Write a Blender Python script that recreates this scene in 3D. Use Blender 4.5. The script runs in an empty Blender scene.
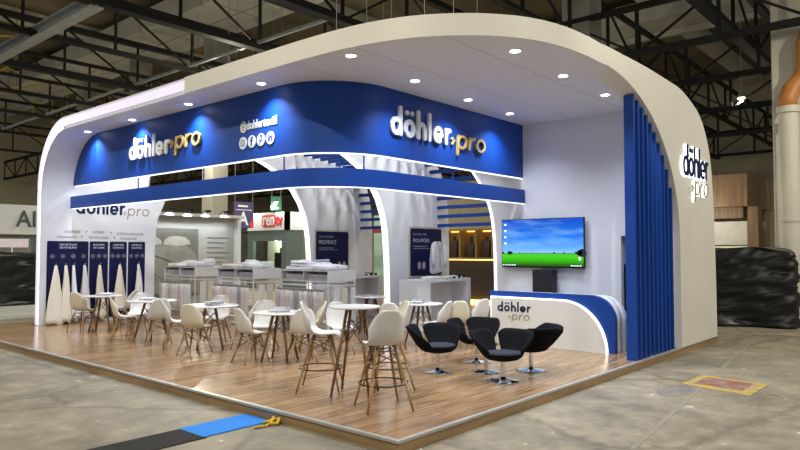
import bpy, bmesh, math, random
from mathutils import Vector, Matrix
random.seed(7)
PI = math.pi
sc = bpy.context.scene
COL = sc.collection

# ---------------------------------------------------------------- camera, world, exposure
cam_d = bpy.data.cameras.new('camera'); cam = bpy.data.objects.new('camera', cam_d); COL.objects.link(cam)
cam_d.sensor_width = 36.0; cam_d.lens = 658 / 800 * 36.0; cam_d.clip_end = 300; cam_d.clip_start = .1
cam.location = (-4.44, -3.876, 1.80)
PITCH = math.atan(26 / 658); YAW = math.radians(41.0)
cam.rotation_euler = (PI / 2 + PITCH, 0, YAW - PI / 2)
sc.camera = cam
FW = Vector((math.cos(YAW), math.sin(YAW), 0)); RT = Vector((math.sin(YAW), -math.cos(YAW), 0))

sc.view_settings.view_transform = 'Standard'; sc.view_settings.look = 'None'
sc.view_settings.gamma = 1.0; sc.view_settings.use_curve_mapping = False
sc.view_settings.exposure = 0.10
w = bpy.data.worlds.new('world'); sc.world = w; w.use_nodes = True
w.node_tree.nodes['Background'].inputs[0].default_value = (.92, .95, 1, 1)
w.node_tree.nodes['Background'].inputs[1].default_value = .30
try:
    sc.cycles.use_denoising = True
    sc.cycles.max_bounces = 6; sc.cycles.diffuse_bounces = 3; sc.cycles.glossy_bounces = 3
    sc.cycles.sample_clamp_indirect = 4.0
except Exception: pass

DOWN_W = 190.0      # each recessed downlight of the canopy
BAY_W = 420.0      # each bay lamp of the hall
BAY_UP = 190.0     # light each bay lamp spills sideways and up
WASH_W = 55.0
INNER_FILL_W = 78.0     # each unseen fill spotlight added behind the fascia      # each wall washer over the fins

# ---------------------------------------------------------------- materials
_m = {}
def _nodes(name):
    m = bpy.data.materials.new(name); m.use_nodes = True
    nt = m.node_tree; return m, nt, nt.nodes['Principled BSDF']
def M(name, col, rough=.5, metal=0.0, var=.06, scale=6.0, bump=0.0, emit=0.0, coat=0.0, alpha=1.0, stretch=None, spec=None):
    if name in _m: return _m[name]
    m, nt, b = _nodes(name)
    tc = nt.nodes.new('ShaderNodeTexCoord'); no = nt.nodes.new('ShaderNodeTexNoise')
    no.inputs['Scale'].default_value = scale; no.inputs['Detail'].default_value = 4
    src = tc.outputs['Object']
    if stretch:
        mp = nt.nodes.new('ShaderNodeMapping'); mp.inputs['Scale'].default_value = stretch
        nt.links.new(src, mp.inputs[0]); src = mp.outputs[0]
    nt.links.new(src, no.inputs['Vector'])
    cr = nt.nodes.new('ShaderNodeValToRGB')
    cr.color_ramp.elements[0].position = .3; cr.color_ramp.elements[1].position = .7
    cr.color_ramp.elements[0].color = tuple(c * (1 - var) for c in col) + (1,)
    cr.color_ramp.elements[1].color = tuple(min(1, c * (1 + var)) for c in col) + (1,)
    nt.links.new(no.outputs['Fac'], cr.inputs[0]); nt.links.new(cr.outputs[0], b.inputs['Base Color'])
    b.inputs['Roughness'].default_value = rough; b.inputs['Metallic'].default_value = metal
    if spec is not None: b.inputs['Specular IOR Level'].default_value = spec
    if coat: b.inputs['Coat Weight'].default_value = coat
    if emit:
        b.inputs['Emission Color'].default_value = tuple(col) + (1,); b.inputs['Emission Strength'].default_value = emit
    if alpha < 1: b.inputs['Alpha'].default_value = alpha
    if bump:
        bp = nt.nodes.new('ShaderNodeBump'); bp.inputs['Strength'].default_value = bump; bp.inputs['Distance'].default_value = .02
        nt.links.new(no.outputs['Fac'], bp.inputs['Height']); nt.links.new(bp.outputs[0], b.inputs['Normal'])
    _m[name] = m; return m

def mat_floor():
    m, nt, b = _nodes('hall_concrete'); N = nt.nodes.new; L = nt.links.new
    tc = N('ShaderNodeTexCoord')
    def noise(s, d=5, r=.6):
        n = N('ShaderNodeTexNoise'); n.inputs['Scale'].default_value = s; n.inputs['Detail'].default_value = d
        n.inputs['Roughness'].default_value = r; L(tc.outputs['Object'], n.inputs['Vector']); return n
    a = noise(.7, 8, .7); c = noise(3.3, 6, .65); d = noise(26, 3, .5)
    r1 = N('ShaderNodeValToRGB'); e = r1.color_ramp.elements
    e[0].position = .32; e[0].color = (.155, .145, .112, 1); e[1].position = .68; e[1].color = (.39, .35, .265, 1)
    L(a.outputs['Fac'], r1.inputs[0])
    r2 = N('ShaderNodeValToRGB'); e = r2.color_ramp.elements
    e[0].position = .35; e[0].color = (.72, .70, .66, 1); e[1].position = .65; e[1].color = (1.08, 1.07, 1.03, 1)
    L(c.outputs['Fac'], r2.inputs[0])
    mx = N('ShaderNodeMixRGB'); mx.blend_type = 'MULTIPLY'; mx.inputs[0].default_value = 1
    L(r1.outputs[0], mx.inputs[1]); L(r2.outputs[0], mx.inputs[2])
    # pale paint flecks
    r3 = N('ShaderNodeValToRGB'); e = r3.color_ramp.elements
    e[0].position = .72; e[0].color = (0, 0, 0, 1); e[1].position = .75; e[1].color = (1, 1, 1, 1)
    f = noise(5.5, 2, .5); L(f.outputs['Fac'], r3.inputs[0])
    mf = N('ShaderNodeMixRGB'); mf.inputs[2].default_value = (.62, .60, .55, 1)
    L(r3.outputs[0], mf.inputs[0]); L(mx.outputs[0], mf.inputs[1])
    # cracks
    vo = N('ShaderNodeTexVoronoi'); vo.feature = 'DISTANCE_TO_EDGE'; vo.inputs['Scale'].default_value = .42
    wn = N('ShaderNodeMixRGB'); wn.inputs[0].default_value = .25
    L(tc.outputs['Object'], wn.inputs[1]); L(c.outputs['Color'], wn.inputs[2]); L(wn.outputs[0], vo.inputs['Vector'])
    r4 = N('ShaderNodeValToRGB'); e = r4.color_ramp.elements
    e[0].position = 0.0; e[0].color = (.6, .58, .52, 1); e[1].position = .02; e[1].color = (1, 1, 1, 1)
    L(vo.outputs['Distance'], r4.inputs[0])
    mc = N('ShaderNodeMixRGB'); mc.blend_type = 'MULTIPLY'; mc.inputs[0].default_value = .8
    L(mf.outputs[0], mc.inputs[1]); L(r4.outputs[0], mc.inputs[2])
    L(mc.outputs[0], b.inputs['Base Color'])
    rr = N('ShaderNodeMapRange'); rr.inputs[3].default_value = .35; rr.inputs[4].default_value = .75
    L(c.outputs['Fac'], rr.inputs[0]); L(rr.outputs[0], b.inputs['Roughness'])
    bp = N('ShaderNodeBump'); bp.inputs['Strength'].default_value = .25; bp.inputs['Distance'].default_value = .02
    L(d.outputs['Fac'], bp.inputs['Height']); L(bp.outputs[0], b.inputs['Normal'])
    return m

def mat_planks(name, c1, c2, rough=.28, bw=1.4, rh=.13, rot=0.0):
    m, nt, b = _nodes(name); N = nt.nodes.new; L = nt.links.new
    tc = N('ShaderNodeTexCoord'); mp = N('ShaderNodeMapping'); mp.inputs['Rotation'].default_value = (0, 0, rot)
    L(tc.outputs['Object'], mp.inputs[0])
    br = N('ShaderNodeTexBrick'); br.inputs['Scale'].default_value = 1; br.inputs['Brick Width'].default_value = bw
    br.inputs['Row Height'].default_value = rh; br.inputs['Mortar Size'].default_value = .0025
    br.inputs['Color1'].default_value = (*c1, 1); br.inputs['Color2'].default_value = (*c2, 1)
    br.inputs['Mortar'].default_value = tuple(c * .45 for c in c1) + (1,)
    br.offset = .37; br.inputs['Bias'].default_value = 0
    L(mp.outputs[0], br.inputs['Vector'])
    m2 = N('ShaderNodeMapping'); m2.inputs['Scale'].default_value = (1.0, 16, 16); L(mp.outputs[0], m2.inputs[0])
    no = N('ShaderNodeTexNoise'); no.inputs['Scale'].default_value = 1.6; no.inputs['Detail'].default_value = 6; L(m2.outputs[0], no.inputs['Vector'])
    cr = N('ShaderNodeValToRGB'); e = cr.color_ramp.elements
    e[0].position = .34; e[0].color = (.60, .55, .50, 1); e[1].position = .62; e[1].color = (1.15, 1.12, 1.08, 1)
    L(no.outputs['Fac'], cr.inputs[0])
    mx = N('ShaderNodeMixRGB'); mx.blend_type = 'MULTIPLY'; mx.inputs[0].default_value = 1
    L(br.outputs['Color'], mx.inputs[1]); L(cr.outputs[0], mx.inputs[2]); L(mx.outputs[0], b.inputs['Base Color'])
    b.inputs['Roughness'].default_value = rough
    return m

def mat_wall_seams(name, col, rough, size, along=('X', 'Y'), seam=.004, oy=0.0):
    """flat panels with thin seams"""
    m, nt, b = _nodes(name); N = nt.nodes.new; L = nt.links.new
    tc = N('ShaderNodeTexCoord')
    sx = N('ShaderNodeSeparateXYZ'); cx = N('ShaderNodeCombineXYZ'); L(tc.outputs['Object'], sx.inputs[0])
    ad = N('ShaderNodeMath'); ad.operation = 'ADD'; ad.inputs[1].default_value = size[0]*.5; L(sx.outputs[along[0]], ad.inputs[0]); L(ad.outputs[0], cx.inputs[0])
    ay = N('ShaderNodeMath'); ay.operation = 'ADD'; ay.inputs[1].default_value = oy
    L(sx.outputs[along[1]], ay.inputs[0]); L(ay.outputs[0], cx.inputs[1])
    br = N('ShaderNodeTexBrick'); br.inputs['Scale'].default_value = 1
    br.inputs['Brick Width'].default_value = size[0]; br.inputs['Row Height'].default_value = size[1]
    br.inputs['Mortar Size'].default_value = seam; br.offset = 0
    br.inputs['Color1'].default_value = (*col, 1); br.inputs['Color2'].default_value = tuple(c * .97 for c in col) + (1,)
    br.inputs['Mortar'].default_value = tuple(c * .45 for c in col) + (1,)
    L(cx.outputs[0], br.inputs['Vector']); L(br.outputs['Color'], b.inputs['Base Color'])
    b.inputs['Roughness'].default_value = rough
    return m

def mat_screen():
    m, nt, b = _nodes('landscape_screen'); N = nt.nodes.new; L = nt.links.new
    tc = N('ShaderNodeTexCoord'); s = N('ShaderNodeSeparateXYZ'); L(tc.outputs['Generated'], s.inputs[0])
    cr = N('ShaderNodeValToRGB'); cr.color_ramp.interpolation = 'LINEAR'
    e = cr.color_ramp.elements
    stops = [(0, (.01, .05, .0)), (.06, (.02, .2, 0)), (.1, (.03, .36, 0)), (.2, (.05, .55, .01)), (.265, (.07, .5, .02)), (.275, (.02, .12, .05)),
             (.29, (.25, .5, .85)), (.36, (.12, .38, .9)), (.62, (.01, .17, .75)), (1, (.0, .06, .5))]
    e[0].position, e[0].color = stops[0][0], (*stops[0][1], 1); e[1].position, e[1].color = 1, (*stops[-1][1], 1)
    for p, c in stops[1:-1]:
        q = e.new(p); q.color = (*c, 1)
    L(s.outputs['Z'], cr.inputs[0])
    no = N('ShaderNodeTexNoise'); no.inputs['Scale'].default_value = 2.2; no.inputs['Detail'].default_value = 5
    mp = N('ShaderNodeMapping'); mp.inputs['Rotation'].default_value = (.5, 0, 0); mp.inputs['Scale'].default_value = (1, 1, 3)
    L(tc.outputs['Generated'], mp.inputs[0]); L(mp.outputs[0], no.inputs['Vector'])
    r2 = N('ShaderNodeValToRGB'); r2.color_ramp.elements[0].position = .45; r2.color_ramp.elements[1].position = .8
    L(no.outputs['Fac'], r2.inputs[0])
    gt = N('ShaderNodeMath'); gt.operation = 'GREATER_THAN'; gt.inputs[1].default_value = .29; L(s.outputs['Z'], gt.inputs[0])
    ml = N('ShaderNodeMath'); ml.operation = 'MULTIPLY'; L(gt.outputs[0], ml.inputs[0]); L(r2.outputs[0], ml.inputs[1])
    mm = N('ShaderNodeMath'); mm.operation = 'MULTIPLY'; mm.inputs[1].default_value = .6; L(ml.outputs[0], mm.inputs[0])
    mx = N('ShaderNodeMixRGB'); mx.inputs[2].default_value = (.3, .6, .95, 1); L(mm.outputs[0], mx.inputs[0]); L(cr.outputs[0], mx.inputs[1])
    b.inputs['Base Color'].default_value = (0, 0, 0, 1); b.inputs['Roughness'].default_value = .2
    L(mx.outputs[0], b.inputs['Emission Color']); b.inputs['Emission Strength'].default_value = 1.15
    return m

WHITE = M('white_laminate', (.80, .82, .87), .42, var=.015)
WHITE2 = M('cream_laminate', (.78, .76, .68), .5, var=.03, scale=1.5)
BLUE = M('royal_blue_laminate', (.004, .052, .30), .5, var=.03, spec=.35)
NAVY = M('navy_print', (.006, .009, .060), .5, var=.05, spec=.2)
LED = M('led_strip', (.95, .96, 1.0), .5, var=0, emit=1.3)
LEDB = M('lightbox_acrylic', (.80, .76, 1.0), .5, var=.02, scale=3, emit=.50)
LEDW = M('warm_led_strip', (1.0, .98, .85), .5, var=0, emit=1.5)
HALO = M('sign_halo_led', (.93, 1.0, .97), .5, var=0, emit=2.6)
WARM = M('warm_shelf_led', (1.0, .55, .12), .5, var=0, emit=5.0)
LAMP = M('lamp_glass', (1, .98, .95), .4, var=0, emit=18.0)
SIGNW = M('white_sign_face', (.80, .83, .85), .35, var=.03)
GOLD = M('gold_letters', (.62, .44, .14), .4, .15, var=.08)
GOLDT = M('taupe_letters', (.36, .30, .22), .5, var=.04)
PLW = M('white_polypropylene', (.72, .72, .70), .42, var=.02)
PLC = M('cream_polypropylene', (.74, .71, .58), .42, var=.02)
LEGW = M('beech_leg', (.34, .20, .085), .5, var=.18, scale=14, stretch=(4, 4, .6))
LEGD = M('dark_beech_leg', (.20, .105, .045), .5, var=.18, scale=14, stretch=(4, 4, .6))
BLKM = M('black_steel', (.02, .02, .022), .4, .6, var=.1)
CHROME = M('chrome', (.75, .77, .80), .08, 1.0, var=.01)
CHAR = M('charcoal_upholstery', (.004, .0045, .006), .85, spec=.12, var=.12, scale=60, bump=.15)
CHAR2 = M('lit_top_upholstery', (.03, .034, .05), .85, spec=.2, var=.12, scale=60, bump=.15)  # upholstery greyed for overhead light falling on the seat cushions
TABT = M('white_table_top', (.80, .80, .79), .22, var=.01)
WMET = M('white_powder_coat', (.74, .74, .74), .4, .1, var=.02)
GMET = M('grey_metal', (.26, .27, .28), .6, .05, var=.05)
CLOTHW = M('white_terry', (.78, .79, .82), .95, var=.04, scale=30, bump=.4)
CLOTHC = M('cream_terry', (.80, .75, .64), .95, var=.04, scale=30, bump=.4)
CLOTHP = M('blush_terry', (.66, .56, .52), .95, var=.04, scale=30, bump=.4)
CLOTHG = M('grey_terry', (.42, .42, .43), .95, var=.05, scale=30, bump=.4)
CLOTHB = M('pale_blue_terry', (.52, .58, .76), .95, var=.04, scale=30, bump=.4)
TRUSS = M('dark_truss_steel', (.006, .006, .0065), .75, .0, var=.25, scale=2)
SILV = M('galvanised_steel', (.46, .48, .49), .5, .2, var=.15, scale=3)
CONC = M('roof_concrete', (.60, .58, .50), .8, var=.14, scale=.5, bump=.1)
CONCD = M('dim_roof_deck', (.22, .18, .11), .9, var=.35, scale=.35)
YEL = M('ochre_pipe', (.70, .45, .06), .55, var=.15)
FARW = M('hall_wall_paint', (.52, .48, .34), .8, var=.12, scale=.25)
COLP = M('column_paint', (.62, .60, .50), .6, var=.08, scale=1)
ORNG = M('orange_pipe', (.50, .20, .045), .5, var=.08)
PLASTIC = M('black_plastic_sheet', (.006, .006, .006), .44, var=.2, scale=3, bump=.3)
MAGZ = M('grey_cover', (.34, .36, .38), .35, var=.3, scale=25)
PAPER = M('white_paper', (.75, .76, .77), .5, var=.03)
GREY = M('grey_panel', (.32, .33, .34), .55, var=.05)
GRNG = M('grey_green_panel', (.11, .15, .145), .5, var=.06)
RED = M('red_letters', (.65, .03, .03), .4, var=.02)
WOODP = mat_planks('wood_slats_side', (.27, .15, .07), (.20, .11, .05), .5, .12, 4, 0)
WOODV = M('vertical_wood_grain', (.27, .165, .085), .5, var=.3, scale=3, stretch=(4, 4, .25))
ALU = M('aluminium_trim', (.50, .49, .46), .35, .35, var=.03)
PLATS = M('platform_side_wood', (.33, .21, .10), .5, var=.25, scale=2, stretch=(.5, .5, 5))
CEIL = mat_wall_seams('canopy_soffit_panels', (.84, .86, .92), .5, (40, 1.15), ('X', 'Y'), .006, 1.06)

# ---------------------------------------------------------------- geometry helpers
def bm_new(): return bmesh.new()
def box(bm, x0, x1, y0, y1, z0, z1):
    v = [bm.verts.new(p) for p in ((x0,y0,z0),(x1,y0,z0),(x1,y1,z0),(x0,y1,z0),(x0,y0,z1),(x1,y0,z1),(x1,y1,z1),(x0,y1,z1))]
    for f in ((0,3,2,1),(4,5,6,7),(0,1,5,4),(1,2,6,5),(2,3,7,6),(3,0,4,7)): bm.faces.new([v[i] for i in f])
    return v
def rbox(bm, x0, x1, y0, y1, z0, z1, r=.02, seg=2):
    b2 = bmesh.new(); box(b2, x0, x1, y0, y1, z0, z1)
    bmesh.ops.bevel(b2, geom=b2.edges[:], offset=r, segments=seg, affect='EDGES', profile=.5)
    merge(bm, b2)
def merge(bm, b2, mat=None):
    me = bpy.data.meshes.new('tmp'); 
    if mat is not None: b2.transform(mat)
    b2.to_mesh(me); b2.free(); bm.from_mesh(me); bpy.data.meshes.remove(me)
def frame_of(d):
    d = d.normalized(); up = Vector((0,0,1)) if abs(d.z) < .95 else Vector((1,0,0))
    a = d.cross(up).normalized(); return a, d.cross(a).normalized()
def rod(bm, p0, p1, r0, r1=None, n=8, cap=True):
    p0, p1 = Vector(p0), Vector(p1); r1 = r0 if r1 is None else r1
    a, b = frame_of(p1 - p0)
    R0 = [bm.verts.new(p0 + (a*math.cos(t) + b*math.sin(t))*r0) for t in (2*PI*i/n for i in range(n))]
    R1 = [bm.verts.new(p1 + (a*math.cos(t) + b*math.sin(t))*r1) for t in (2*PI*i/n for i in range(n))]
    for i in range(n): bm.faces.new((R0[i], R0[(i+1)%n], R1[(i+1)%n], R1[i]))
    if cap: bm.faces.new(R0[::-1]); bm.faces.new(R1)
def bar(bm, p0, p1, w, h):
    """rectangular bar between two points; w across, h in the other direction"""
    p0, p1 = Vector(p0), Vector(p1); a, b = frame_of(p1 - p0)
    q = [(-w/2,-h/2),(w/2,-h/2),(w/2,h/2),(-w/2,h/2)]
    A = [bm.verts.new(p0 + a*s + b*t) for s, t in q]; B = [bm.verts.new(p1 + a*s + b*t) for s, t in q]
    for i in range(4): bm.faces.new((A[i], A[(i+1)%4], B[(i+1)%4], B[i]))
    bm.faces.new(A[::-1]); bm.faces.new(B)
def tube(bm, pts, r, n=8, closed=False):
    pts = [Vector(p) for p in pts]; k = len(pts); rings = []
    for i, p in enumerate(pts):
        t = (pts[(i+1)%k] - pts[i-1]) if closed else (pts[min(i+1,k-1)] - pts[max(i-1,0)])
        t.normalize()
        if i == 0: a, b = frame_of(t)
        else: a = (a - t*a.dot(t)).normalized(); b = t.cross(a).normalized()
        rr = r[i] if isinstance(r, (list, tuple)) else r
        rings.append([bm.verts.new(p + (a*math.cos(2*PI*j/n) + b*math.sin(2*PI*j/n))*rr) for j in range(n)])
    for i in range(k if closed else k-1):
        A, B = rings[i], rings[(i+1)%k]
        for j in range(n): bm.faces.new((A[j], A[(j+1)%n], B[(j+1)%n], B[j]))
    if not closed: bm.faces.new(rings[0][::-1]); bm.faces.new(rings[-1])
def prism(bm, pts, axis, a, b):
    """extrude a 2-D outline: axis 'z' -> (x,y), 'x' -> (y,z), 'y' -> (x,z)"""
    def P(p, t):
        return {'z': (p[0],p[1],t), 'x': (t,p[0],p[1]), 'y': (p[0],t,p[1])}[axis]
    A = [bm.verts.new(P(p, a)) for p in pts]; B = [bm.verts.new(P(p, b)) for p in pts]; n = len(pts)
    for i in range(n): bm.faces.new((A[i], A[(i+1)%n], B[(i+1)%n], B[i]))
    bm.faces.new(A[::-1]); bm.faces.new(B)
def lathe(bm, prof, n=24, c=(0,0), cap=True):
    rings = []
    for r, z in prof:
        if r < 1e-5: rings.append([bm.verts.new((c[0], c[1], z))])
        else: rings.append([bm.verts.new((c[0]+r*math.cos(2*PI*i/n), c[1]+r*math.sin(2*PI*i/n), z)) for i in range(n)])
    for A, B in zip(rings, rings[1:]):
        for i in range(n):
            j = (i+1)%n
            if len(A) == 1 and len(B) > 1: bm.faces.new((A[0], B[i], B[j]))
            elif len(B) == 1 and len(A) > 1: bm.faces.new((A[i], B[0], A[j]))
            elif len(A) > 1: bm.faces.new((A[i], A[j], B[j], B[i]))
    if cap and len(rings[0]) > 1: bm.faces.new(rings[0][::-1])
    if cap and len(rings[-1]) > 1: bm.faces.new(rings[-1])
def arc(cx, cy, r, a0, a1, n, ry=None):
    ry = r if ry is None else ry
    return [(cx + r*math.cos(math.radians(a0+(a1-a0)*i/n)), cy + ry*math.sin(math.radians(a0+(a1-a0)*i/n))) for i in range(n+1)]
def rrect(x0, x1, y0, y1, r, n=4):
    return arc(x1-r,y0+r,r,-90,0,n)+arc(x1-r,y1-r,r,0,90,n)+arc(x0+r,y1-r,r,90,180,n)+arc(x0+r,y0+r,r,180,270,n)
def sweep_plan(bm, path, t, z0, z1, side=1):
    """a wall of thickness t along an open plan path (x,y)"""
    n = len(path); off = []
    for i in range(n):
        p = Vector(path[i]); d = Vector(path[min(i+1,n-1)]) - Vector(path[max(i-1,0)]); d.normalize()
        off.append(p + Vector((-d.y, d.x))*t*side)
    poly = [tuple(p) for p in path]; o = [tuple(p) for p in off]
    A0=[bm.verts.new((*p,z0)) for p in poly];A1=[bm.verts.new((*p,z1)) for p in poly]
    B0=[bm.verts.new((*p,z0)) for p in o];B1=[bm.verts.new((*p,z1)) for p in o]
    for i in range(n-1):
        bm.faces.new((A0[i],A0[i+1],A1[i+1],A1[i])); bm.faces.new((B0[i+1],B0[i],B1[i],B1[i+1]))
        bm.faces.new((A1[i],A1[i+1],B1[i+1],B1[i])); bm.faces.new((A0[i+1],A0[i],B0[i],B0[i+1]))
    bm.faces.new((A0[0],A1[0],B1[0],B0[0])); bm.faces.new((A0[-1],B0[-1],B1[-1],A1[-1]))

def root_off(o):
    v = Vector((0,0,0))
    while o is not None: v += o.location; o = o.parent
    return v
def O(name, bm, mat, parent=None, smooth=False, world=True, label=None, origin=None, auto=None):
    bmesh.ops.recalc_face_normals(bm, faces=bm.faces[:])
    off = root_off(parent) if (parent is not None and world) else Vector((0,0,0))
    if parent is None:
        if origin is None and len(bm.verts):
            xs=[v.co for v in bm.verts]; mn=[min(c[i] for c in xs) for i in range(3)]; mx=[max(c[i] for c in xs) for i in range(3)]
            origin=((mn[0]+mx[0])/2,(mn[1]+mx[1])/2,mn[2])
        off = Vector(origin) if origin is not None else off
    if off.length: bmesh.ops.translate(bm, verts=bm.verts[:], vec=-off)
    me = bpy.data.meshes.new(name); bm.to_mesh(me); bm.free(); me.materials.append(mat)
    if smooth or auto:
        me.polygons.foreach_set('use_smooth', [True]*len(me.polygons))
        if auto:
            try: me.set_sharp_from_angle(angle=math.radians(auto))
            except Exception: pass
    o = bpy.data.objects.new(name, me); COL.objects.link(o)
    if parent is not None: o.parent = parent
    else: o.location = off
    if label: o['label'] = label
    return o
def tag(o, label, cat, group=None, kind=None):
    o['label'] = label; o['category'] = cat
    if group: o['group'] = group
    if kind: o['kind'] = kind
    return o
def thing(name, loc, label, cat, group=None, rz=0):
    o = bpy.data.objects.new(name, None); COL.objects.link(o); o.location = loc; o.rotation_euler = (0,0,rz)
    o.empty_display_size = .1
    return tag(o, label, cat, group)
def struct(name, bm, mat, label=None, origin=(0,0,0)):
    o = O(name, bm, mat, origin=origin); o['kind'] = 'structure'
    if label: o['label'] = label
    return o
def copy_tree(o, loc, rz, label, group=None):
    r = o.copy(); COL.objects.link(r); r.location = loc; r.rotation_euler = (0,0,rz); r['label'] = label
    if group: r['group'] = group
    for ch in list(o.children):
        c = ch.copy(); COL.objects.link(c); c.parent = r
        for g in list(ch.children):
            d = g.copy(); COL.objects.link(d); d.parent = c
    return r

def text_bm(s, size, depth=.02, bold=0.0, shear=0.0, align='LEFT', xscale=1.0):
    """letters standing in the local XZ plane, facing -Y, baseline at z=0"""
    cu = bpy.data.curves.new('t', 'FONT'); cu.body = s; cu.size = size; cu.extrude = depth/2; cu.offset = bold
    cu.shear = shear; cu.align_x = align; cu.resolution_u = 3
    o = bpy.data.objects.new('t', cu); COL.objects.link(o)
    bpy.context.view_layer.update()
    me = bpy.data.meshes.new_from_object(o.evaluated_get(bpy.context.evaluated_depsgraph_get()))
    b = bmesh.new(); b.from_mesh(me)
    bpy.data.objects.remove(o); bpy.data.curves.remove(cu); bpy.data.meshes.remove(me)
    b.transform(Matrix.Diagonal((xscale,1,1,1)))
    b.transform(Matrix.Rotation(PI/2, 4, 'X'))
    return b
def place_x(b, x, y, z):   # reads left-to-right towards -Y, faces -X  (for planes X = const)
    b.transform(Matrix.Translation((x,y,z)) @ Matrix.Rotation(-PI/2, 4, 'Z')); return b
def place_y(b, x, y, z):   # reads towards +X, faces -Y
    b.transform(Matrix.Translation((x,y,z))); return b
def width(b): 
    xs=[v.co.x for v in b.verts]; return max(xs)-min(xs)
def fit(s, wd, depth, bold, shear=0.0, h=None):
    """text scaled to width wd (and x-independent height h of a capital/ascender)"""
    b = text_bm(s, 1.0, 0.0001, bold, shear); W = width(b)
    x0=min(v.co.x for v in b.verts); z1=max(v.co.z for v in b.verts); b.free()
    sz = (h/z1) if h else wd/W
    b = text_bm(s, 1.0, depth/sz, bold, shear)
    b.transform(Matrix.Translation((-x0,0,0)))
    b.transform(Matrix.Diagonal((wd/W, sz, sz, 1)))
    return b
def stroke(bm, pts, t, y0, y1, closed=False):
    n = len(pts); L_, R_ = [], []
    for i, p in enumerate(pts):
        a = pts[(i-1) % n] if (closed or i) else p; c = pts[(i+1) % n] if (closed or i < n-1) else p
        d = Vector((c[0]-a[0], c[1]-a[1])); d.normalize(); nx, nz = -d.y*t/2, d.x*t/2
        L_.append((p[0]+nx, p[1]+nz)); R_.append((p[0]-nx, p[1]-nz))
    m = n if closed else n-1
    V = [[bm.verts.new((q[0], y, q[1])) for q in S] for S in (L_, R_) for y in (y0, y1)]
    for i in range(m):
        j = (i+1) % n
        bm.faces.new((V[0][i],V[0][j],V[2][j],V[2][i])); bm.faces.new((V[1][i],V[3][i],V[3][j],V[1][j]))
        bm.faces.new((V[0][i],V[1][i],V[1][j],V[0][j])); bm.faces.new((V[2][i],V[2][j],V[3][j],V[3][i]))
    if not closed:
        for e in (0, n-1): prism(bm, arc(pts[e][0], pts[e][1], t/2, 0, 360, 12)[:-1], 'y', y0+.0004, y1)
GLYPH = {}
def word(s, wd, hx, t, depth, shear=0.0, fat=0.0):
    """rounded stroke lettering; hx = x-height, scaled to total width wd; faces -Y"""
    b = bm_new(); x = 0.0; gap = .22
    u = t/hx; w_ = {'d':1,'ö':1,'h':.88,'l':u,'e':1,'r':.55,'p':1,'o':1}
    tot = sum(w_[c] for c in s) + gap*(len(s)-1); k = (wd - 0)/(tot*hx)
    def P_(px, pz): return ((x+px)*hx*k + shear*pz*hx, pz*hx)
    for c in s:
        r = .5-u/2; h = u/2; w1 = w_[c]
        cir = lambda a0, a1, n_: [P_(.5+r*math.cos(math.radians(a0+(a1-a0)*i/n_)), .5+r*math.sin(math.radians(a0+(a1-a0)*i/n_))) for i in range(n_+1)]
        S = []
        if c in 'döpo': S.append((cir(0,360,24)[:-1], True))
        if c == 'd': S.append(([P_(1-h, h), P_(1-h, 1.5)], False))
        if c == 'p': S.append(([P_(h, 1-h), P_(h, -.42)], False))
        if c == 'ö':
            for q in (.27,.73): prism(b, [P_(q+.14*math.cos(a_*PI/6), 1.33+.14*math.sin(a_*PI/6)) for a_ in range(12)], 'y', -depth/2, depth/2)
        if c == 'h':
            S.append(([P_(h, h), P_(h, 1.5)], False)); rr = (w1-u)/2
            S.append(([P_(h, 1-h-rr)] + [P_(w1/2-rr*math.cos(PI*i/10), 1-h-rr+rr*math.sin(PI*i/10)) for i in range(1,10)] + [P_(w1-h, 1-h-rr), P_(w1-h, h)], False))
        if c == 'l': S.append(([P_(h, h), P_(h, 1.5)], False))
        if c == 'e': S.append(([P_(h, .47), P_(1-h, .47)] , False)); S.append((cir(0,305,22), False))
        if c == 'r':
            S.append(([P_(h, h), P_(h, 1-h)], False)); S.append(([P_(h, .45), P_(h+.05, .68), P_(.30, .84), P_(.52, 1-h)], False))
        for si, (pts, cl) in enumerate(S): stroke(b, pts, t+fat, -depth/2-.0011*si, depth/2, cl)
        x += w1+gap
    return b
def drops(bm, x, z, s, d):
    """the little mark before the word: two small slanted drops"""
    for dx, dz, r in ((0,.62,.16),(.22,.40,.18),(.02,.14,.15)):
        pts = [(x+(dx+r*math.cos(t)*1.0)*s, z+(dz+r*math.sin(t)*.8+r*.5*math.cos(t))*s) for t in (2*PI*i/10 for i in range(10))]
        prism(bm, pts, 'y', -d/2, d/2)

# ================================================================ HALL
P = .12
bm = bm_new(); box(bm, -40, 60, -40, 70, -.2, 0); struct('floor', bm, mat_floor(), 'worn grey concrete hall floor')
bm = bm_new(); box(bm, -40, 60, 62, 62.4, 0, 15.5); struct('wall_back', bm, FARW)
bm = bm_new(); box(bm, 52, 52.4, -40, 62, 0, 15.5); struct('wall_right', bm, FARW)
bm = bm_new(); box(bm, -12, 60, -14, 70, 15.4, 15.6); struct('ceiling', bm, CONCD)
# pale concrete roof girders along Y, with joints
gird = mat_wall_seams('girder_concrete', (.66, .65, .58), .8, (3.4, 6), ('X','Y'), .05)
for k, (x0, x1) in enumerate(((13.1, 16.4), (-3.4, -.8), (29.5, 32.5))):
    bm = bm_new(); box(bm, x0, x1, -14, 62, 14.0, 14.7)
    box(bm, x0-.15, x0+.15, -14, 62, 13.7, 14.8); box(bm, x1-.15, x1+.15, -14, 62, 13.7, 14.8)
    struct('trim_%d' % (k+1), bm, gird, 'pale concrete roof girder with panel joints')
for k, y in enumerate((8, 22, 36, 50)):
    bm = bm_new(); box(bm, -12, 52, y, y+1.0, 14.75, 15.35); struct('trim_%d' % (k+4), bm, CONC)
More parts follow.
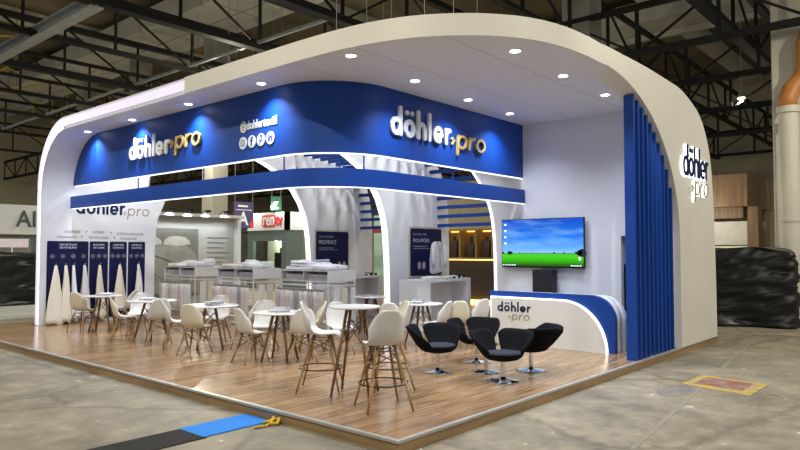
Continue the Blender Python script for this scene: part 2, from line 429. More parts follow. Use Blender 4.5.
# steel trusses
def truss(p0, p1, depth, label, panel=2.2, c=.16, web=.07):
    p0, p1 = Vector(p0), Vector(p1); L = (p1-p0).length; d = (p1-p0)/L; n = max(1, round(L/panel))
    t = thing('roof_truss', tuple((p0+p1)/2), label, 'truss', 'black steel trusses under the hall roof')
    b = bm_new(); bar(b, p0, p1, c*1.6, c); O('bottom_chord', b, TRUSS, t)
    up = Vector((0,0,depth)); b = bm_new(); bar(b, p0+up, p1+up, c*1.2, c); O('top_chord', b, TRUSS, t)
    b = bm_new()
    for i in range(n+1):
        q = p0 + d*(L*i/n); bar(b, q, q+up, web*1.6, web)
        for s in (-.09, .09):
            pass
        if i < n:
            q2 = p0 + d*(L*(i+1)/n)
            if i % 2: bar(b, q, q2+up, web, web)
            else: bar(b, q+up, q2, web, web)
    O('web_bracing', b, TRUSS, t)
    return t
ords = ['first','second','third','fourth','fifth','sixth','seventh','eighth','ninth','tenth','eleventh','twelfth','thirteenth','fourteenth','fifteenth']
names = ['first', 'second', 'third', 'fourth', 'fifth', 'sixth', 'seventh', 'eighth', 'ninth', 'tenth']
for i, y in enumerate((1.9, 6.2, 10.8, 15.0, 19.4, 23.8, 28.6, 33.4, 40.0, 48.0)):
    truss((-12, y, 9.0), (50, y, 9.0), 1.9, 'long black roof truss parallel to the right platform edge, %s from the front' % names[i], 3.1, .22 if i in (0,3,5,2) else .15)
for i, x in enumerate((16.2, 21.0, 27.0, 34.0, 42.0)):
    truss((x, -13, 8.1), (x, 60, 8.1), 1.5, 'black roof truss crossing behind the booth, %s row beyond the booth' % names[i], 2.4, .17)
bm = bm_new()
box(bm, 3.75, 4.15, 15.0, 28, 8.82, 8.87); box(bm, 3.92, 3.98, 15.0, 28, 8.87, 9.15); box(bm, 3.75, 4.15, 15.0, 28, 9.15, 9.2)
tag(O('steel_beam', bm, SILV), 'silvery galvanised steel beam between black trusses, upper left', 'beam')
for k, (x, z, y0, y1) in enumerate(((9.5, 9.1, 11, 40), (6.5, 11.6, 8, 55))):
    bm = bm_new(); bar(bm, (x, y0, z), (x, y1, z), .10, .10)
    tag(O('conduit', bm, SILV), ['thin grey conduit hung under the lower truss chords', 'thin grey conduit high above the trusses'][k], 'conduit', 'roof conduits')
# ochre bracing pipes high under the deck
rb = random.Random(3)
for k in range(26):
    x = rb.uniform(-2, 34); y = rb.uniform(14, 50); L = rb.uniform(2, 6); a = rb.choice((0, PI/2, .7, -.7)); z = rb.uniform(11.6, 13.4)
    bm = bm_new(); dz = rb.choice((0, 0, 1.4))
    rod(bm, (x,y,z), (x+L*math.cos(a), y+L*math.sin(a), z+dz), .05, n=6)
    rod(bm, (x,y,z), (x, y, z+1.6), .035, n=6)
    rod(bm, (x,y,z+1.55), (x,y,15.4), .035, n=6)
    struct('trim_%d' % (20+k), bm, YEL, 'ochre yellow bracing pipe high under the hall roof')
# columns
for k, (x, y) in enumerate(((16.0, 27.3), (16.0, 35.7), (16.0, 43.5), (16.6, 6.1))):
    bm = bm_new(); rbox(bm, x-.5, x+.5, y-.5, y+.5, 0, 14, .03); struct('trim_%d' % (k+8), bm, M('hall_column_concrete', (.34,.33,.28), .8, var=.12, scale=.8), 'tall concrete hall column')
bm = bm_new(); rbox(bm, 17.0, 17.6, -.95, .42, 0, 14, .04); struct('trim_12', bm, COLP, 'cream painted hall column')
dpt = thing('drain_pipe', (16.3, -.12, 0), 'thick cream and orange drain pipe on the hall column at right', 'pipe')
bm = bm_new(); rod(bm, (16.3,-.12,0), (16.3,-.12,5.7), .25, n=20); rod(bm, (16.3,-.12,5.62), (16.3,-.12,5.8), .29, n=20); rod(bm, (16.3,-.12,2.6), (16.3,-.12,2.7), .27, n=20)
O('lower_pipe', bm, COLP, dpt, auto=40)
bm = bm_new(); tube(bm, [(16.3,-.12,5.7),(16.3,-.12,6.0),(16.4,-.2,6.3),(16.6,-.42,6.6),(16.7,-.5,6.9),(16.7,-.5,7.6),(16.8,-.6,8.0)], .24, 18)
O('orange_elbow', bm, ORNG, dpt, smooth=True, label='orange pipe elbow')
# hall bay lamps
lamp_pos = ((27, 3.6), (9.5, 16.6), (-4, 1), (-4, 12), (3.5, -6), (13, -4.5), (14, 13), (24, 14), (14, 26), (3, 31), (27, 30), (38, 20), (20,46), (8,44))
lamp_say = ('far right beyond the canopy leg','above the bed picture wall','behind us at left','left of the platform','behind us at right','right of the wood-clad stand','behind the fin walls','far behind the television wall','above the kiosk','far left above the white sign','far behind the kiosk','far right rear corner','deep in the hall','deepest at the left')
for k, (x, y) in enumerate(lamp_pos):
    z = 8.5
    t = thing('bay_lamp', (x, y, z), 'round hall bay lamp hung on a rod, ' + lamp_say[k], 'lamp', 'hall bay lamps')
    b = bm_new(); lathe(b, [(.05,.45),(.07,.3),(.14,.12),(.16,.02),(.15,.02),(.0,.06)], 16); rod(b, (0,0,.45), (0,0,15.4-z), .015, n=6)
    O('lamp_housing', b, SILV, t, world=False, auto=40)
    b = bm_new(); lathe(b, [(0,.05),(.12,.03),(.17,0),(.13,-.05),(0,-.07)], 16); O('lamp_lens', b, M('warm_lamp_glass', (1,.80,.42), .4, var=0, emit=7), t, world=False, smooth=True)
    ld = bpy.data.lights.new('bay_light', 'AREA'); ld.shape = 'DISK'; ld.size = .16; ld.energy = BAY_W; ld.color = (1, .93, .78)
    lo = bpy.data.objects.new('bay_light', ld); COL.objects.link(lo); lo.parent = t; lo.location = (0, 0, -.10)
    ld = bpy.data.lights.new('bay_glow', 'POINT'); ld.energy = BAY_UP; ld.shadow_soft_size = .03; ld.color = (1, .90, .70)
    lo = bpy.data.objects.new('bay_glow', ld); COL.objects.link(lo); lo.parent = t; lo.location = (0, 0, -.18)

# ================================================================ PLATFORM
bm = bm_new(); box(bm, 0, 9.72, 0, 13.0, 0.0, .1)
plat = thing('booth_platform', (4.8, 6.4, 0), 'low wood-look booth platform with aluminium edge trim', 'platform')
O('platform_base', bm, PLATS, plat)
bm = bm_new(); box(bm, .035, 9.72, .035, 13.0, .1, P); O('laminate_floor', bm, mat_planks('laminate_planks', (.43, .29, .165), (.30, .19, .10), .20, 1.25, .13), plat)
bm = bm_new(); box(bm, -.012, .035, -.012, 13.0, .095, P); box(bm, .035, 9.72, -.012, .035, .095, P); O('edge_trim', bm, ALU, plat, label='pale aluminium edge trim')

# ================================================================ CANOPY
ZC, ZT = 4.43, 4.70
XF = 1.45; XI = 2.62
can = thing('booth_canopy', (3.5, 2.0, P), 'white booth canopy with rounded front corner and two curved legs', 'canopy')
def smooth(pts, n=5):
    out = []
    for i in range(1, len(pts)-2):
        p0, p1, p2, p3 = (Vector(q) for q in pts[i-1:i+3])
        for k in range(n):
            t = k/n; q = .5*((2*p1) + (p2-p0)*t + (2*p0-5*p1+4*p2-p3)*t*t + (3*p1-p0-3*p2+p3)*t**3); out.append(tuple(q))
    return out + [tuple(pts[-2])]
corner = smooth([(1.45,4.2),(1.45,3.4),(1.46,2.85),(1.49,2.3),(1.575,1.76),(1.74,1.27),(1.99,.86),(2.30,.52),(2.72,.235),(3.27,.06),(3.9,0),(4.4,0)])
bm = bm_new()
outer = [(XF, 10.85)] + corner + [(7.6, 0)]
poly = outer + [(7.6, 3.4), (XI, 3.4), (XI, 10.85)]
prism(bm, poly, 'z', ZC, ZT)
can_roof = O('canopy_roof', bm, CEIL, can)
# cream edge band, a thin skin outside the roof edge
bm = bm_new(); sweep_plan(bm, [(XF, 6.0)] + corner[0:] + [(4.4, 0)], .025, ZC, ZT+.005, side=-1)
O('edge_band', bm, WHITE2, can, auto=30)
# left leg with curved shoulder (profile in Y,Z)
yo, yi = 12.22, 12.03
prof = [(10.85, ZT)] + arc(10.85, 3.20, 1.37, 90, 0, 16, ry=1.50) + [(yo, P), (yi, P)] + arc(10.77, 3.10, 1.26, 0, 90, 16, ry=1.33)
bm = bm_new(); prism(bm, prof, 'x', XF, 4.0)
flare = [(4.0, P), (4.22, P), (4.22, 1.9), (4.28, 2.6), (4.5, 3.1), (4.0, 3.1)]
prism(bm, flare, 'y', yi, yo)
O('left_leg', bm, WHITE, can, auto=30)
# right leg: outline in X,Z pierced by a big elliptical arch
o_arc = [(7.4, 4.70), (7.75, 4.66), (8.1, 4.58), (8.5, 4.46), (8.8, 4.30), (9.05, 4.06), (9.25, 3.75), (9.37, 3.38), (9.44, 2.9), (9.49, 2.4), (9.53, 1.6), (9.55, .9), (9.56, P)]
i_arc = arc(4.4, 2.0, 3.06, 90, 0, 26, ry=2.44)
ol = [(4.4, ZT+.015), (6.0, 4.735)] + o_arc + [(7.46, P)] + i_arc[::-1]
bm = bm_new()
# build as matched strips to keep it clean
def resample(pts, n):
    d = [0]
    for a, b in zip(pts, pts[1:]): d.append(d[-1] + math.dist(a, b))
    out = []
    for i in range(n):
        t = d[-1]*i/(n-1); j = 0
        while j < len(d)-2 and d[j+1] < t: j += 1
        u = (t-d[j])/max(1e-9, d[j+1]-d[j]); out.append((pts[j][0]+(pts[j+1][0]-pts[j][0])*u, pts[j][1]+(pts[j+1][1]-pts[j][1])*u))
    return out
def strip(bm, A, B, axis, a, b):
    def Pt(p, t): return {'x': (t,p[0],p[1]), 'y': (p[0],t,p[1])}[axis]
    n = len(A); V = [[bm.verts.new(Pt(q, t)) for q in L] for L in (A, B) for t in (a, b)]
    Aa, Ab, Ba, Bb = V
    for i in range(n-1):
        bm.faces.new((Aa[i],Aa[i+1],Ba[i+1],Ba[i])); bm.faces.new((Ab[i+1],Ab[i],Bb[i],Bb[i+1]))
        bm.faces.new((Aa[i+1],Aa[i],Ab[i],Ab[i+1])); bm.faces.new((Ba[i],Ba[i+1],Bb[i+1],Bb[i]))
    bm.faces.new((Aa[0],Ba[0],Bb[0],Ab[0])); bm.faces.new((Aa[-1],Ab[-1],Bb[-1],Ba[-1]))
OA = resample([(4.4, ZT+.015), (6.0, 4.735)] + o_arc, 48); IA = resample(i_arc + [(7.46, P)], 48)
strip(bm, OA, IA, 'y', -.025, .30)
O('right_leg', bm, WHITE2, can, auto=30)
bm = bm_new()
inn = [(x-.12, z-.12) for x, z in o_arc[:-1]] + [(9.44, P)]
strip(bm, o_arc, inn, 'y', .30, 3.4)
O('side_shell', bm, WHITE, can, auto=30)
# lightboxes: segmented acrylic along the left band, shoulder and leg
def lbx(pts_o, pts_i): 
    b = bm_new(); strip(b, pts_o, pts_i, 'x', XF-.02, XF+.02); return b
ys = [10.85, 9.6, 8.2, 6.85, 5.62]
for a, b_ in zip(ys, ys[1:]):
    b = bm_new(); box(b, XF-.02, XF+.02, b_+.02, a-.02, ZC+.06, ZT-.05); O('lightbox', b, LEDB, can)
b = lbx(arc(10.85, 3.20, 1.33, 90, 0, 14, ry=1.46), arc(10.77, 3.10, 1.30, 90, 0, 14, ry=1.38)); O('lightbox', b, LEDB, can)
b = bm_new(); box(b, XF-.02, XF+.02, 12.07, 12.18, P+.02, 3.15); O('lightbox', b, LEDB, can)
b = bm_new()
pp = [(XF-.012, y, z) for y, z in [(12.045, P+.02), (12.045, 3.10)] + arc(10.77, 3.10, 1.275, 0, 88, 14, ry=1.345)[1:]]
tube(b, pp, .012, 6); O('led_line', b, LED, can)

# halo-lit sign on the right leg
def brand(parent, how, x, y, z, w1, h1, x2, z2, w2, h2, m1, m2, depth, bold=.02, tf=.175):
    P1 = place_y if how == 'y' else place_x
    b = word('döhler', w1, h1/1.5, h1*tf, depth)
    P1(b, x, y, z); O('brand_lettering', b, m1, parent, label='raised lettering reading dohler')
    b = word('pro', w2, h2, h2*tf*.95, depth, .12)
    if how == 'y': place_y(b, x2, y, z2)
    else: place_x(b, x, x2, z2)
    O('pro_lettering', b, m2, parent, label='raised slanted lettering reading pro')
    b = bm_new(); drops(b, 0, h2*.18, h2*.72, depth)
    s = h2*.55
    if how == 'y': place_y(b, x2 - s, y, z2)
    else: place_x(b, x, x2 + s, z2)
    O('lettering_mark', b, m2, parent)
sg = thing('brand_sign', (8.3, -.06, 2.9), 'halo-lit dohler pro sign on the right curved canopy leg', 'sign')
b = word('döhler', 1.40, 0.54/1.5, .54*.105, .012, 0, .02); place_y(b, 7.55, -.045, 3.14); O('halo_backing', b, HALO, sg)
b = word('pro', .78, .26, .026, .012, .12, .012); place_y(b, 8.15, -.045, 2.82); O('halo_backing', b, HALO, sg)
brand(sg, 'y', 7.55, -.075, 3.14, 1.40, .54, 8.15, 2.82, .78, .26, NAVY, GOLDT, .02, .01, .105)

# blue vertical slats inside the arch
k = 0
for i in range(10):
    x = 5.56 + i*.183
    zt = 2.0 + 2.44*math.sqrt(max(0, 1-((x+.03-4.4)/3.06)**2)) - .02
    bm = bm_new(); box(bm, x, x+.05, .03, .185, P, zt)
    tag(O('vertical_slat', bm, BLUE), 'tall royal blue vertical slat under the right arch, %s from the left' % (names[i]), 'slat', 'blue vertical slats at the right leg')

# downlights
def downlight(x, y, label):
    t = thing('recessed_spotlight', (x, y, ZC), label, 'ceiling light', 'recessed spotlights in the canopy soffit')
    b = bm_new(); lathe(b, [(.065,-.002),(.095,-.006),(.10,0),(.10,.01),(.065,.01),(.065,-.002)], 20, cap=False); O('trim_ring', b, WMET, t, world=False)
    b = bm_new(); lathe(b, [(0,-.012),(.045,-.010),(.066,-.003),(.066,.004),(0,.004)], 20); O('lamp_lens', b, LAMP, t, world=False)
    ld = bpy.data.lights.new('spot_beam', 'SPOT'); ld.energy = DOWN_W; ld.spot_size = math.radians(128); ld.spot_blend = 1.0; ld.shadow_soft_size = .05; ld.color = (.80, .86, 1)
    lo = bpy.data.objects.new('spot_beam', ld); COL.objects.link(lo); lo.parent = t; lo.location = (0,0,-.03)
    return t
for (x, y), lb in zip(((1.93,10.8),(1.93,8.78),(1.9,6.66),(1.86,4.49),(1.75,2.38),(3.33,2.57),(4.92,2.69),(6.39,2.75),(3.02,.6),(4.56,.7),(6.14,.73)),
    ('round spotlight in the soffit nearest the left curved leg','round spotlight in the soffit above the left white lettering','round spotlight in the soffit above the left gold lettering',
     'round spotlight in the soffit above the social media icons','round spotlight in the soffit at the rounded front corner','round spotlight in the soffit above the right white lettering',
     'round spotlight in the soffit above the right gold lettering','round spotlight in the soffit beside the television wall','round spotlight in the outer soffit row nearest the front corner',
     'round spotlight midway along the outer right soffit','round spotlight in the outer soffit beside the blue slats')):
    downlight(x, y, lb)

# ================================================================ BLUE FASCIA + LOWER BAND
def fascia_path(x, yF, r, x1, y1):
    return [(x, y1), (x, yF+r)] + arc(x+r, yF+r, r, 180, 270, 12)[1:] + [(x1, yF)]
YF = 3.17; XL = 2.14
pth = fascia_path(XL, YF, 1.15, 7.58, 11.6)
# left end follows the curved shoulder
fas = thing('blue_fascia', (3.4, YF, 3.32), 'tall royal blue fascia band under the canopy with rounded corner', 'fascia')
bm = bm_new(); sweep_plan(bm, [(XL, 10.9), (XL, 4.32)] + pth[2:], .10, 3.32, ZC, side=1)
prism(bm, [(10.9, 3.32), (11.99, 3.32)] + arc(10.77, 3.10, 1.25, 12, 86, 12, ry=1.32) , 'x', XL, XL+.10)
O('fascia_board', bm, BLUE, fas, auto=30)
bm = bm_new(); sweep_plan(bm, [(XL+.02, 11.99), (XL+.02, 4.32)] + [(p[0]+.015, p[1]+.015) for p in pth[2:]], .05, 3.303, 3.32, side=1)
O('led_line', bm, LED, fas)
lb = thing('blue_lower_band', (3.4, YF, 2.79), 'slim royal blue band hung below the fascia with light underneath', 'fascia')
bm = bm_new(); p2 = fascia_path(XL-.04, YF-.04, 1.15, 7.58, 12.03); sweep_plan(bm, p2, .10, 2.79, 3.07, side=1); O('band_board', bm, BLUE, lb, auto=30)
bm = bm_new(); sweep_plan(bm, [(p[0]+.02, p[1]+.02) for p in p2], .05, 2.775, 2.79, side=1); O('led_line', bm, LED, lb)
bm = bm_new()
for x, y in ((XL+.05, 9.0), (XL+.05, 6.6), (XL+.05, 4.32), (2.62, 3.5), (2.95, 3.3), (5.2, YF+.06)):
    rod(bm, (x, y, 3.07), (x, y, 3.30), .012, n=8)
O('hanger_rods', bm, BLUE, lb)
# letters on the fascia
brand(fas, 'x', XL-.03, 9.22, 3.66, 1.55, .42, 7.45, 3.72, .85, .25, SIGNW, GOLD, .04, .045)
brand(fas, 'y', 3.40, YF-.03, 3.68, 1.58, .46, 5.20, 3.66, .90, .26, SIGNW, GOLD, .04, .045)
b = fit('@dohlertextil', .98, .004, .028, 0, .15); place_x(b, XL-.012, 5.41, 3.83); O('handle_lettering', b, SIGNW, fas, label='white lettering reading @dohlertextil')
for i in range(4):
    y = 5.33 - i*.245; zi = 3.61 + .004*i
    b = bm_new(); prism(b, arc(0, 0, .105, 0, 360, 24)[:-1], 'y', -.005, .005); place_x(b, XL-.012, y, zi)
    ic = O('social_icon', b, SIGNW, fas, label='round white social media icon')
    b = bm_new()
    if i == 0:
        q = rrect(-.055,.055,-.055,.055,.02); qi = rrect(-.043,.043,-.043,.043,.015)
        for a_, b_ in zip(range(len(q)), list(range(1, len(q)))+[0]):
            v = [b.verts.new((p[0], 0, p[1])) for p in (q[a_], q[b_], qi[b_], qi[a_])]; b.faces.new(v)
        ro = arc(0,0,.03,0,360,16)[:-1]; ri = arc(0,0,.019,0,360,16)[:-1]
        for a_ in range(16):
            v = [b.verts.new((p[0], 0, p[1])) for p in (ro[a_], ro[(a_+1)%16], ri[(a_+1)%16], ri[a_])]; b.faces.new(v)
    elif i == 1: b.free(); b = fit('f', .075, .002, .04, 0, .15); b.transform(Matrix.Translation((-.037, 0, -.07)))
    elif i == 2: b.free(); b = fit('p', .075, .002, .02, .15, .11); b.transform(Matrix.Translation((-.037, 0, -.03)))
    else: b.free(); b = fit('in', .11, .002, .03, 0, .11); b.transform(Matrix.Translation((-.055, 0, -.055)))
    place_x(b, XL-.019, y, zi); O('icon_glyph', b, BLUE, ic)

# ================================================================ LEFT WALL GRAPHICS (plane Y = 11.85, facing -Y)
YW = 12.025
wg = thing('wall_lettering', (3.0, YW, 1.9), 'dark dohler and taupe pro lettering with slogan on the left white wall', 'sign')
b = word('döhler', 1.17, .25, .058, .006); place_y(b, 2.23, YW, 2.68); O('brand_lettering', b, NAVY, wg)
b = word('pro', .56, .19, .028, .006, .12); place_y(b, 3.48, YW, 2.68); O('pro_lettering', b, GOLDT, wg)
b = bm_new(); drops(b, 0, 0, .13, .006); place_y(b, 3.40, YW, 2.68); O('lettering_mark', b, GOLDT, wg)
SLG = M('pale_grey_print', (.34, .34, .37), .6, var=.02)
for wd_, xa_, xb_, z_ in (('QUALIDADE',1.98,2.34,2.245),('FUTURO',2.63,2.91,2.245),('SUSTENTABILIDADE',3.22,3.90,2.215),('INOVAÇÃO',1.82,2.25,2.125),('TECNOLOGIA',2.53,3.02,2.115),('AGILIDADE',3.30,3.73,2.10)):
    b = fit(wd_, xb_-xa_, .004, .012, 0, .06); place_y(b, xa_, YW, z_-.02); O('slogan_word', b, SLG, wg)
for x_, z_ in ((2.48,2.25),(3.07,2.24),(2.37,2.13),(3.16,2.12)):
    b = bm_new(); prism(b, arc(x_, z_+.01, .022, 0, 360, 10)[:-1], 'y', YW-.003, YW); O('slogan_dot', b, SLG, wg)
hdr = (('LINHA DE TOALHAS', 'DE HOTELARIA'), ('ROUPA', 'DE CAMA'), ('COBERTORES', 'E MANTAS'), ('LINHA', 'ROUPÕES'))
TXT = M('panel_print', (.55, .57, .66), .5, var=.02)
for i, (xa, xb) in enumerate(((1.60, 2.53), (2.56, 3.00), (3.04, 3.47), (3.51, 3.95))):
    t = thing('info_panel', ((xa+xb)/2, YW, .2), ['wide navy information panel with four towels, leftmost on the white wall', 'narrow navy information panel beside the wide one', 'narrow navy information panel third along the white wall', 'narrow navy information panel nearest the wall end'][i], 'panel', 'navy panels behind the hanging towels')
    b = bm_new(); prism(b, rrect(xa, xb, .2, 2.03, .03), 'y', YW-.012, YW); O('panel_board', b, NAVY, t)
    for j, s in enumerate(hdr[i]):
        wd = (xb-xa)*(.42 if i == 0 else .62); b = fit(s, wd, .002, .02, 0, .042); place_y(b, (xa+xb)/2-wd/2, YW-.015, 1.93-.07*j); O('panel_heading', b, TXT, t)
    n = 4 if i == 0 else 3
    for j in range(n):
        cx = xa + (xb-xa)*(j+.5)/n
        b = bm_new(); ro = arc(cx, 1.68, .05, 0, 360, 14)[:-1]; ri = arc(cx, 1.68, .042, 0, 360, 14)[:-1]
        for a_ in range(14):
            b.faces.new([b.verts.new((p[0], YW-.015, p[1])) for p in (ro[a_], ro[(a_+1)%14], ri[(a_+1)%14], ri[a_])])
        box(b, cx-.018, cx+.018, YW-.016, YW-.014, 1.665, 1.695)
        O('panel_icon', b, SLG, t)
def hanging_towel(x, ztop, zbot, wd, mat, label, y=YW-.03, depth=.16):
    """cone-like towel hung by one point, with folds"""
    b = bm_new(); n = 28; rows = 12; rings = []
    ph = random.uniform(0, 6)
    for r in range(rows+1):
        u = r/rows; z = ztop + (zbot-ztop)*u; hw = .025 + (wd/2-.025)*u**.85; dp = .02 + depth*.5*u**.8
        ring = []
        for i in range(n):
            a = 2*PI*i/n; f = 1 + .13*u*math.sin(5*a+ph) + .07*u*math.sin(9*a+ph*2)
            zz = z + (.05*math.sin(3*a+ph) * u if r == rows else 0)
            ring.append(b.verts.new((x + hw*f*math.cos(a) + .015*math.sin(4*u+ph), y - dp + dp*.95*f*math.sin(a), zz)))
        rings.append(ring)
    for A, B in zip(rings, rings[1:]):
        for i in range(n): b.faces.new((A[i], A[(i+1)%n], B[(i+1)%n], B[i]))
    b.faces.new(rings[0]); b.faces.new(rings[-1][::-1])
    t = thing('hanging_towel', (x, y-.1, zbot), label, 'towel', 'towels hung on the left white wall')
    O('towel_cloth', b, mat, t, smooth=True)
    b = bm_new(); rod(b, (x, YW, ztop+.02), (x, y-.05, ztop+.03), .008, n=8); lathe(b, [(0,-.01),(.02,-.005),(.02,.01),(0,.015)], 10, (0,0))
    bmesh.ops.translate(b, verts=b.verts[8*2:], vec=(x, y-.05, ztop+.03)); O('wall_hook', b, CHROME, t)
for x, wd, zb, m_, lb_ in ((1.77, .44, .14, CLOTHC, 'long cream towel hung leftmost on the white wall'), (1.99, .30, .17, CLOTHC, 'cream towel hung second from the left on the wide navy panel'),
    (2.19, .17, .22, CLOTHW, 'slim white towel hung third on the wide navy panel'), (2.42, .30, .24, CLOTHW, 'white towel hung at the right end of the wide navy panel'),
    (2.79, .30, .22, CLOTHC, 'cream towel hung alone on the second navy panel'), (3.27, .36, .35, CLOTHC, 'wide cream towel hung on the third navy panel'),
    (3.75, .26, .45, CLOTHW, 'pale towel hung on the fourth navy panel')):
    hanging_towel(x, 1.47, zb, wd, m_, lb_)

# ================================================================ FINS
prof_e = [(6.55,P),(6.53,.8),(6.50,1.6),(6.45,2.2),(6.36,2.62),(6.2,2.98),(5.93,3.34),(5.62,3.6),(5.2,3.82),(4.75,3.98),(4.2,4.1),(3.5,4.2),(2.42,4.28)]
def fin(Y, label):
    t = thing('curved_fin_wall', (7.5, Y, P), label, 'partition', 'white curved fin walls')
    back = [(8.75,P),(8.75,2.0),(8.72,2.8),(8.62,3.3),(8.45,3.7),(8.15,4.0),(7.7,4.2),(7.0,4.33),(6.0,4.38),(4.5,4.41),(2.42,4.42)]
    A = resample(prof_e, 40); B = resample(back, 40)
    b = bm_new(); strip(b, A, B, 'y', Y, Y+.12); O('fin_panel', b, WHITE, t, auto=30)
    b = bm_new()
    q = resample(prof_e, 40); qi = [(x+.035*(1 if z < 3.4 else .5), z+ (.03 if z > 2.6 else 0)) for x, z in q]
    qo = [(x-.02*(1 if z < 3.4 else .5), z-(.02 if z > 2.6 else 0)) for x, z in q]
    strip(b, qo, q, 'y', Y-.015, Y+.135); O('edge_lightbox', b, M('fin_edge_acrylic', (.97,.97,1), .5, var=0, emit=1.15), t)
    return t
f1 = fin(8.6, 'curved white fin wall with the pile of pale blue towels poster, nearer the left'); f2 = fin(5.97, 'curved white fin wall with the bathrobe poster, middle of the booth')
# wall with the television (plane X = 7.6) with a flared glowing left end
tw = thing('television_wall', (7.6, 2.4, P), 'white television wall with curved glowing left edge and doorway', 'partition')
el = [(3.84,P),(3.84,1.2),(3.86,2.0),(3.92,2.55),(4.05,2.95),(4.24,3.3),(4.5,3.66),(4.85,3.98),(5.3,4.22),(5.8,4.34)]
b = bm_new(); A = resample(el, 30)
B = [(1.1, z) for y, z in A]
strip(b, A, B, 'x', 7.6, 7.72)
box(b, 7.6, 7.72, 1.1, 5.8, 4.34, ZC); box(b, 7.6, 7.72, .24, 1.1, 2.08, ZC); 
O('wall_panel', b, WHITE, tw)
b = bm_new(); strip(b, [(y+.055, z) for y, z in A], A, 'x', 7.585, 7.735); O('edge_lightbox', b, _m['fin_edge_acrylic'], tw)
b = bm_new(); box(b, 7.75, 7.78, .40, 1.1, 1.55, 2.08); O('door_blind', b, GREY, tw, label='grey roller blind in the doorway')
b = bm_new(); box(b, 8.6, 8.66, .3, 3.4, P, 3.0); O('storage_partition', b, M('dark_storage_panel', (.03,.03,.035), .6), tw)
# posters
for Y, xa, xb, z0, z1, ttl, sub, r_, lab in ((8.6, 6.66, 7.78, 1.2, 2.30, 'PROVENCE', 'LINHA DE BANHO', f1, 'navy poster titled Provence on the left fin wall'), (5.97, 7.22, 8.38, 1.22, 2.33, 'ROUPÕES', 'LINHA DE', f2, 'navy poster with a hanging bathrobe on the middle fin wall')):
    t = thing('poster', ((xa+xb)/2, Y, z0), lab, 'poster', 'navy posters on the fin walls')
    b = bm_new(); prism(b, rrect(xa-.05, xb+.05, z0-.05, z1+.05, .06), 'y', Y-.03, Y); O('poster_frame', b, M('pale_gold_frame', (.66,.62,.50), .4, .2), t)
    b = bm_new(); prism(b, rrect(xa, xb, z0, z1, .05), 'y', Y-.045, Y-.03); O('poster_board', b, NAVY, t)
    b = fit(sub, .5, .002, 0, 0, .05); place_y(b, xa+.08, Y-.049, z1-.16); O('poster_caption', b, SLG, t)
    b = fit(ttl, .60, .002, 0, 0, .10); place_y(b, xa+.08, Y-.049, z1-.32); O('poster_title', b, TXT, t)
    b = bm_new(); box(b, xa+.08, xa+.75, Y-.05, Y-.047, z1-.475, z1-.465); box(b, xa+.08, xa+.6, Y-.05, Y-.047, z1-.43, z1-.415); O('poster_text_line', b, SLG, t)
    for j in range(2):
        cx = (xa+.30+.17*j) if Y < 7 else (xb-.32+.17*j)
        b = bm_new(); prism(b, arc(cx, z0+.24, .055, 0, 360, 18, ry=.09)[:-1], 'y', Y-.052, Y-.047); O('poster_seal', b, M('seal_print', (.42,.38,.42), .5), t)
# bathrobe hung on the second poster
b = bm_new()
rp = [(7.92,1.96),(7.99,2.02),(8.06,2.03),(8.12,2.0),(8.19,2.03),(8.26,2.0),(8.34,1.93),(8.37,1.65),(8.38,1.36),(8.2,1.29),(7.98,1.25),(7.86,1.27),(7.88,1.6)]
prism(b, rp, 'y', 5.78, 5.90); bmesh.ops.bevel(b, geom=b.edges[:], offset=.025, segments=2, affect='EDGES')
rob = thing('bathrobe', (8.15, 5.85, 1.22), 'pale bathrobe hanging over the right side of the navy poster', 'bathrobe')
O('robe_body', b, CLOTHW, rob, auto=50)
for s, xs in ((-1, 7.90), (1, 8.33)):
    b = bm_new(); tube(b, [(xs,5.80,1.93),(xs+s*.02,5.79,1.75),(xs+s*.02,5.78,1.55),(xs+s*.01,5.79,1.42)], [.035,.045,.04,.045], 10); O('robe_sleeve', b, CLOTHW, rob, smooth=True)
b = bm_new(); tube(b, [(8.03,5.77,2.01),(8.07,5.765,1.9),(8.12,5.765,1.75),(8.12,5.765,1.4)], .014, 6); tube(b, [(8.19,5.77,2.01),(8.16,5.765,1.9),(8.12,5.765,1.75)], .014, 6); O('robe_lapel', b, CLOTHG, rob)
# louvres between the fins
lp = [(8.36,2.42),(8.36,2.64),(8.36,2.86),(8.35,3.08),(8.30,3.30),(8.20,3.51),(8.05,3.70),(7.86,3.86),(7.63,3.98),(7.38,4.06),(7.12,4.11),(6.85,4.14),(6.58,4.17),(6.3,4.19),(6.02,4.2)]
for gi, (ya, yb, gl) in enumerate(((6.09, 8.6, 'between the two fin walls'), (3.9, 5.97, 'between the middle fin wall and television wall'))):
    for i, (x, z) in enumerate(lp):
        xx = x
        if gi == 1: ya = 4.98 if i == 8 else 3.9
        b = bm_new()
        if z > 3.95: box(b, xx-.035, xx+.035, ya+.005, yb-.005, z-.05, z+.05)
        else: box(b, xx-.09, xx+.03, ya+.005, yb-.005, z-.038, z+.038)
        tag(O('louvre_bar', b, BLUE), 'blue louvre bar %s, %s from the bottom' % (gl, ords[i]), 'louvre', 'blue louvre bars %s' % gl)
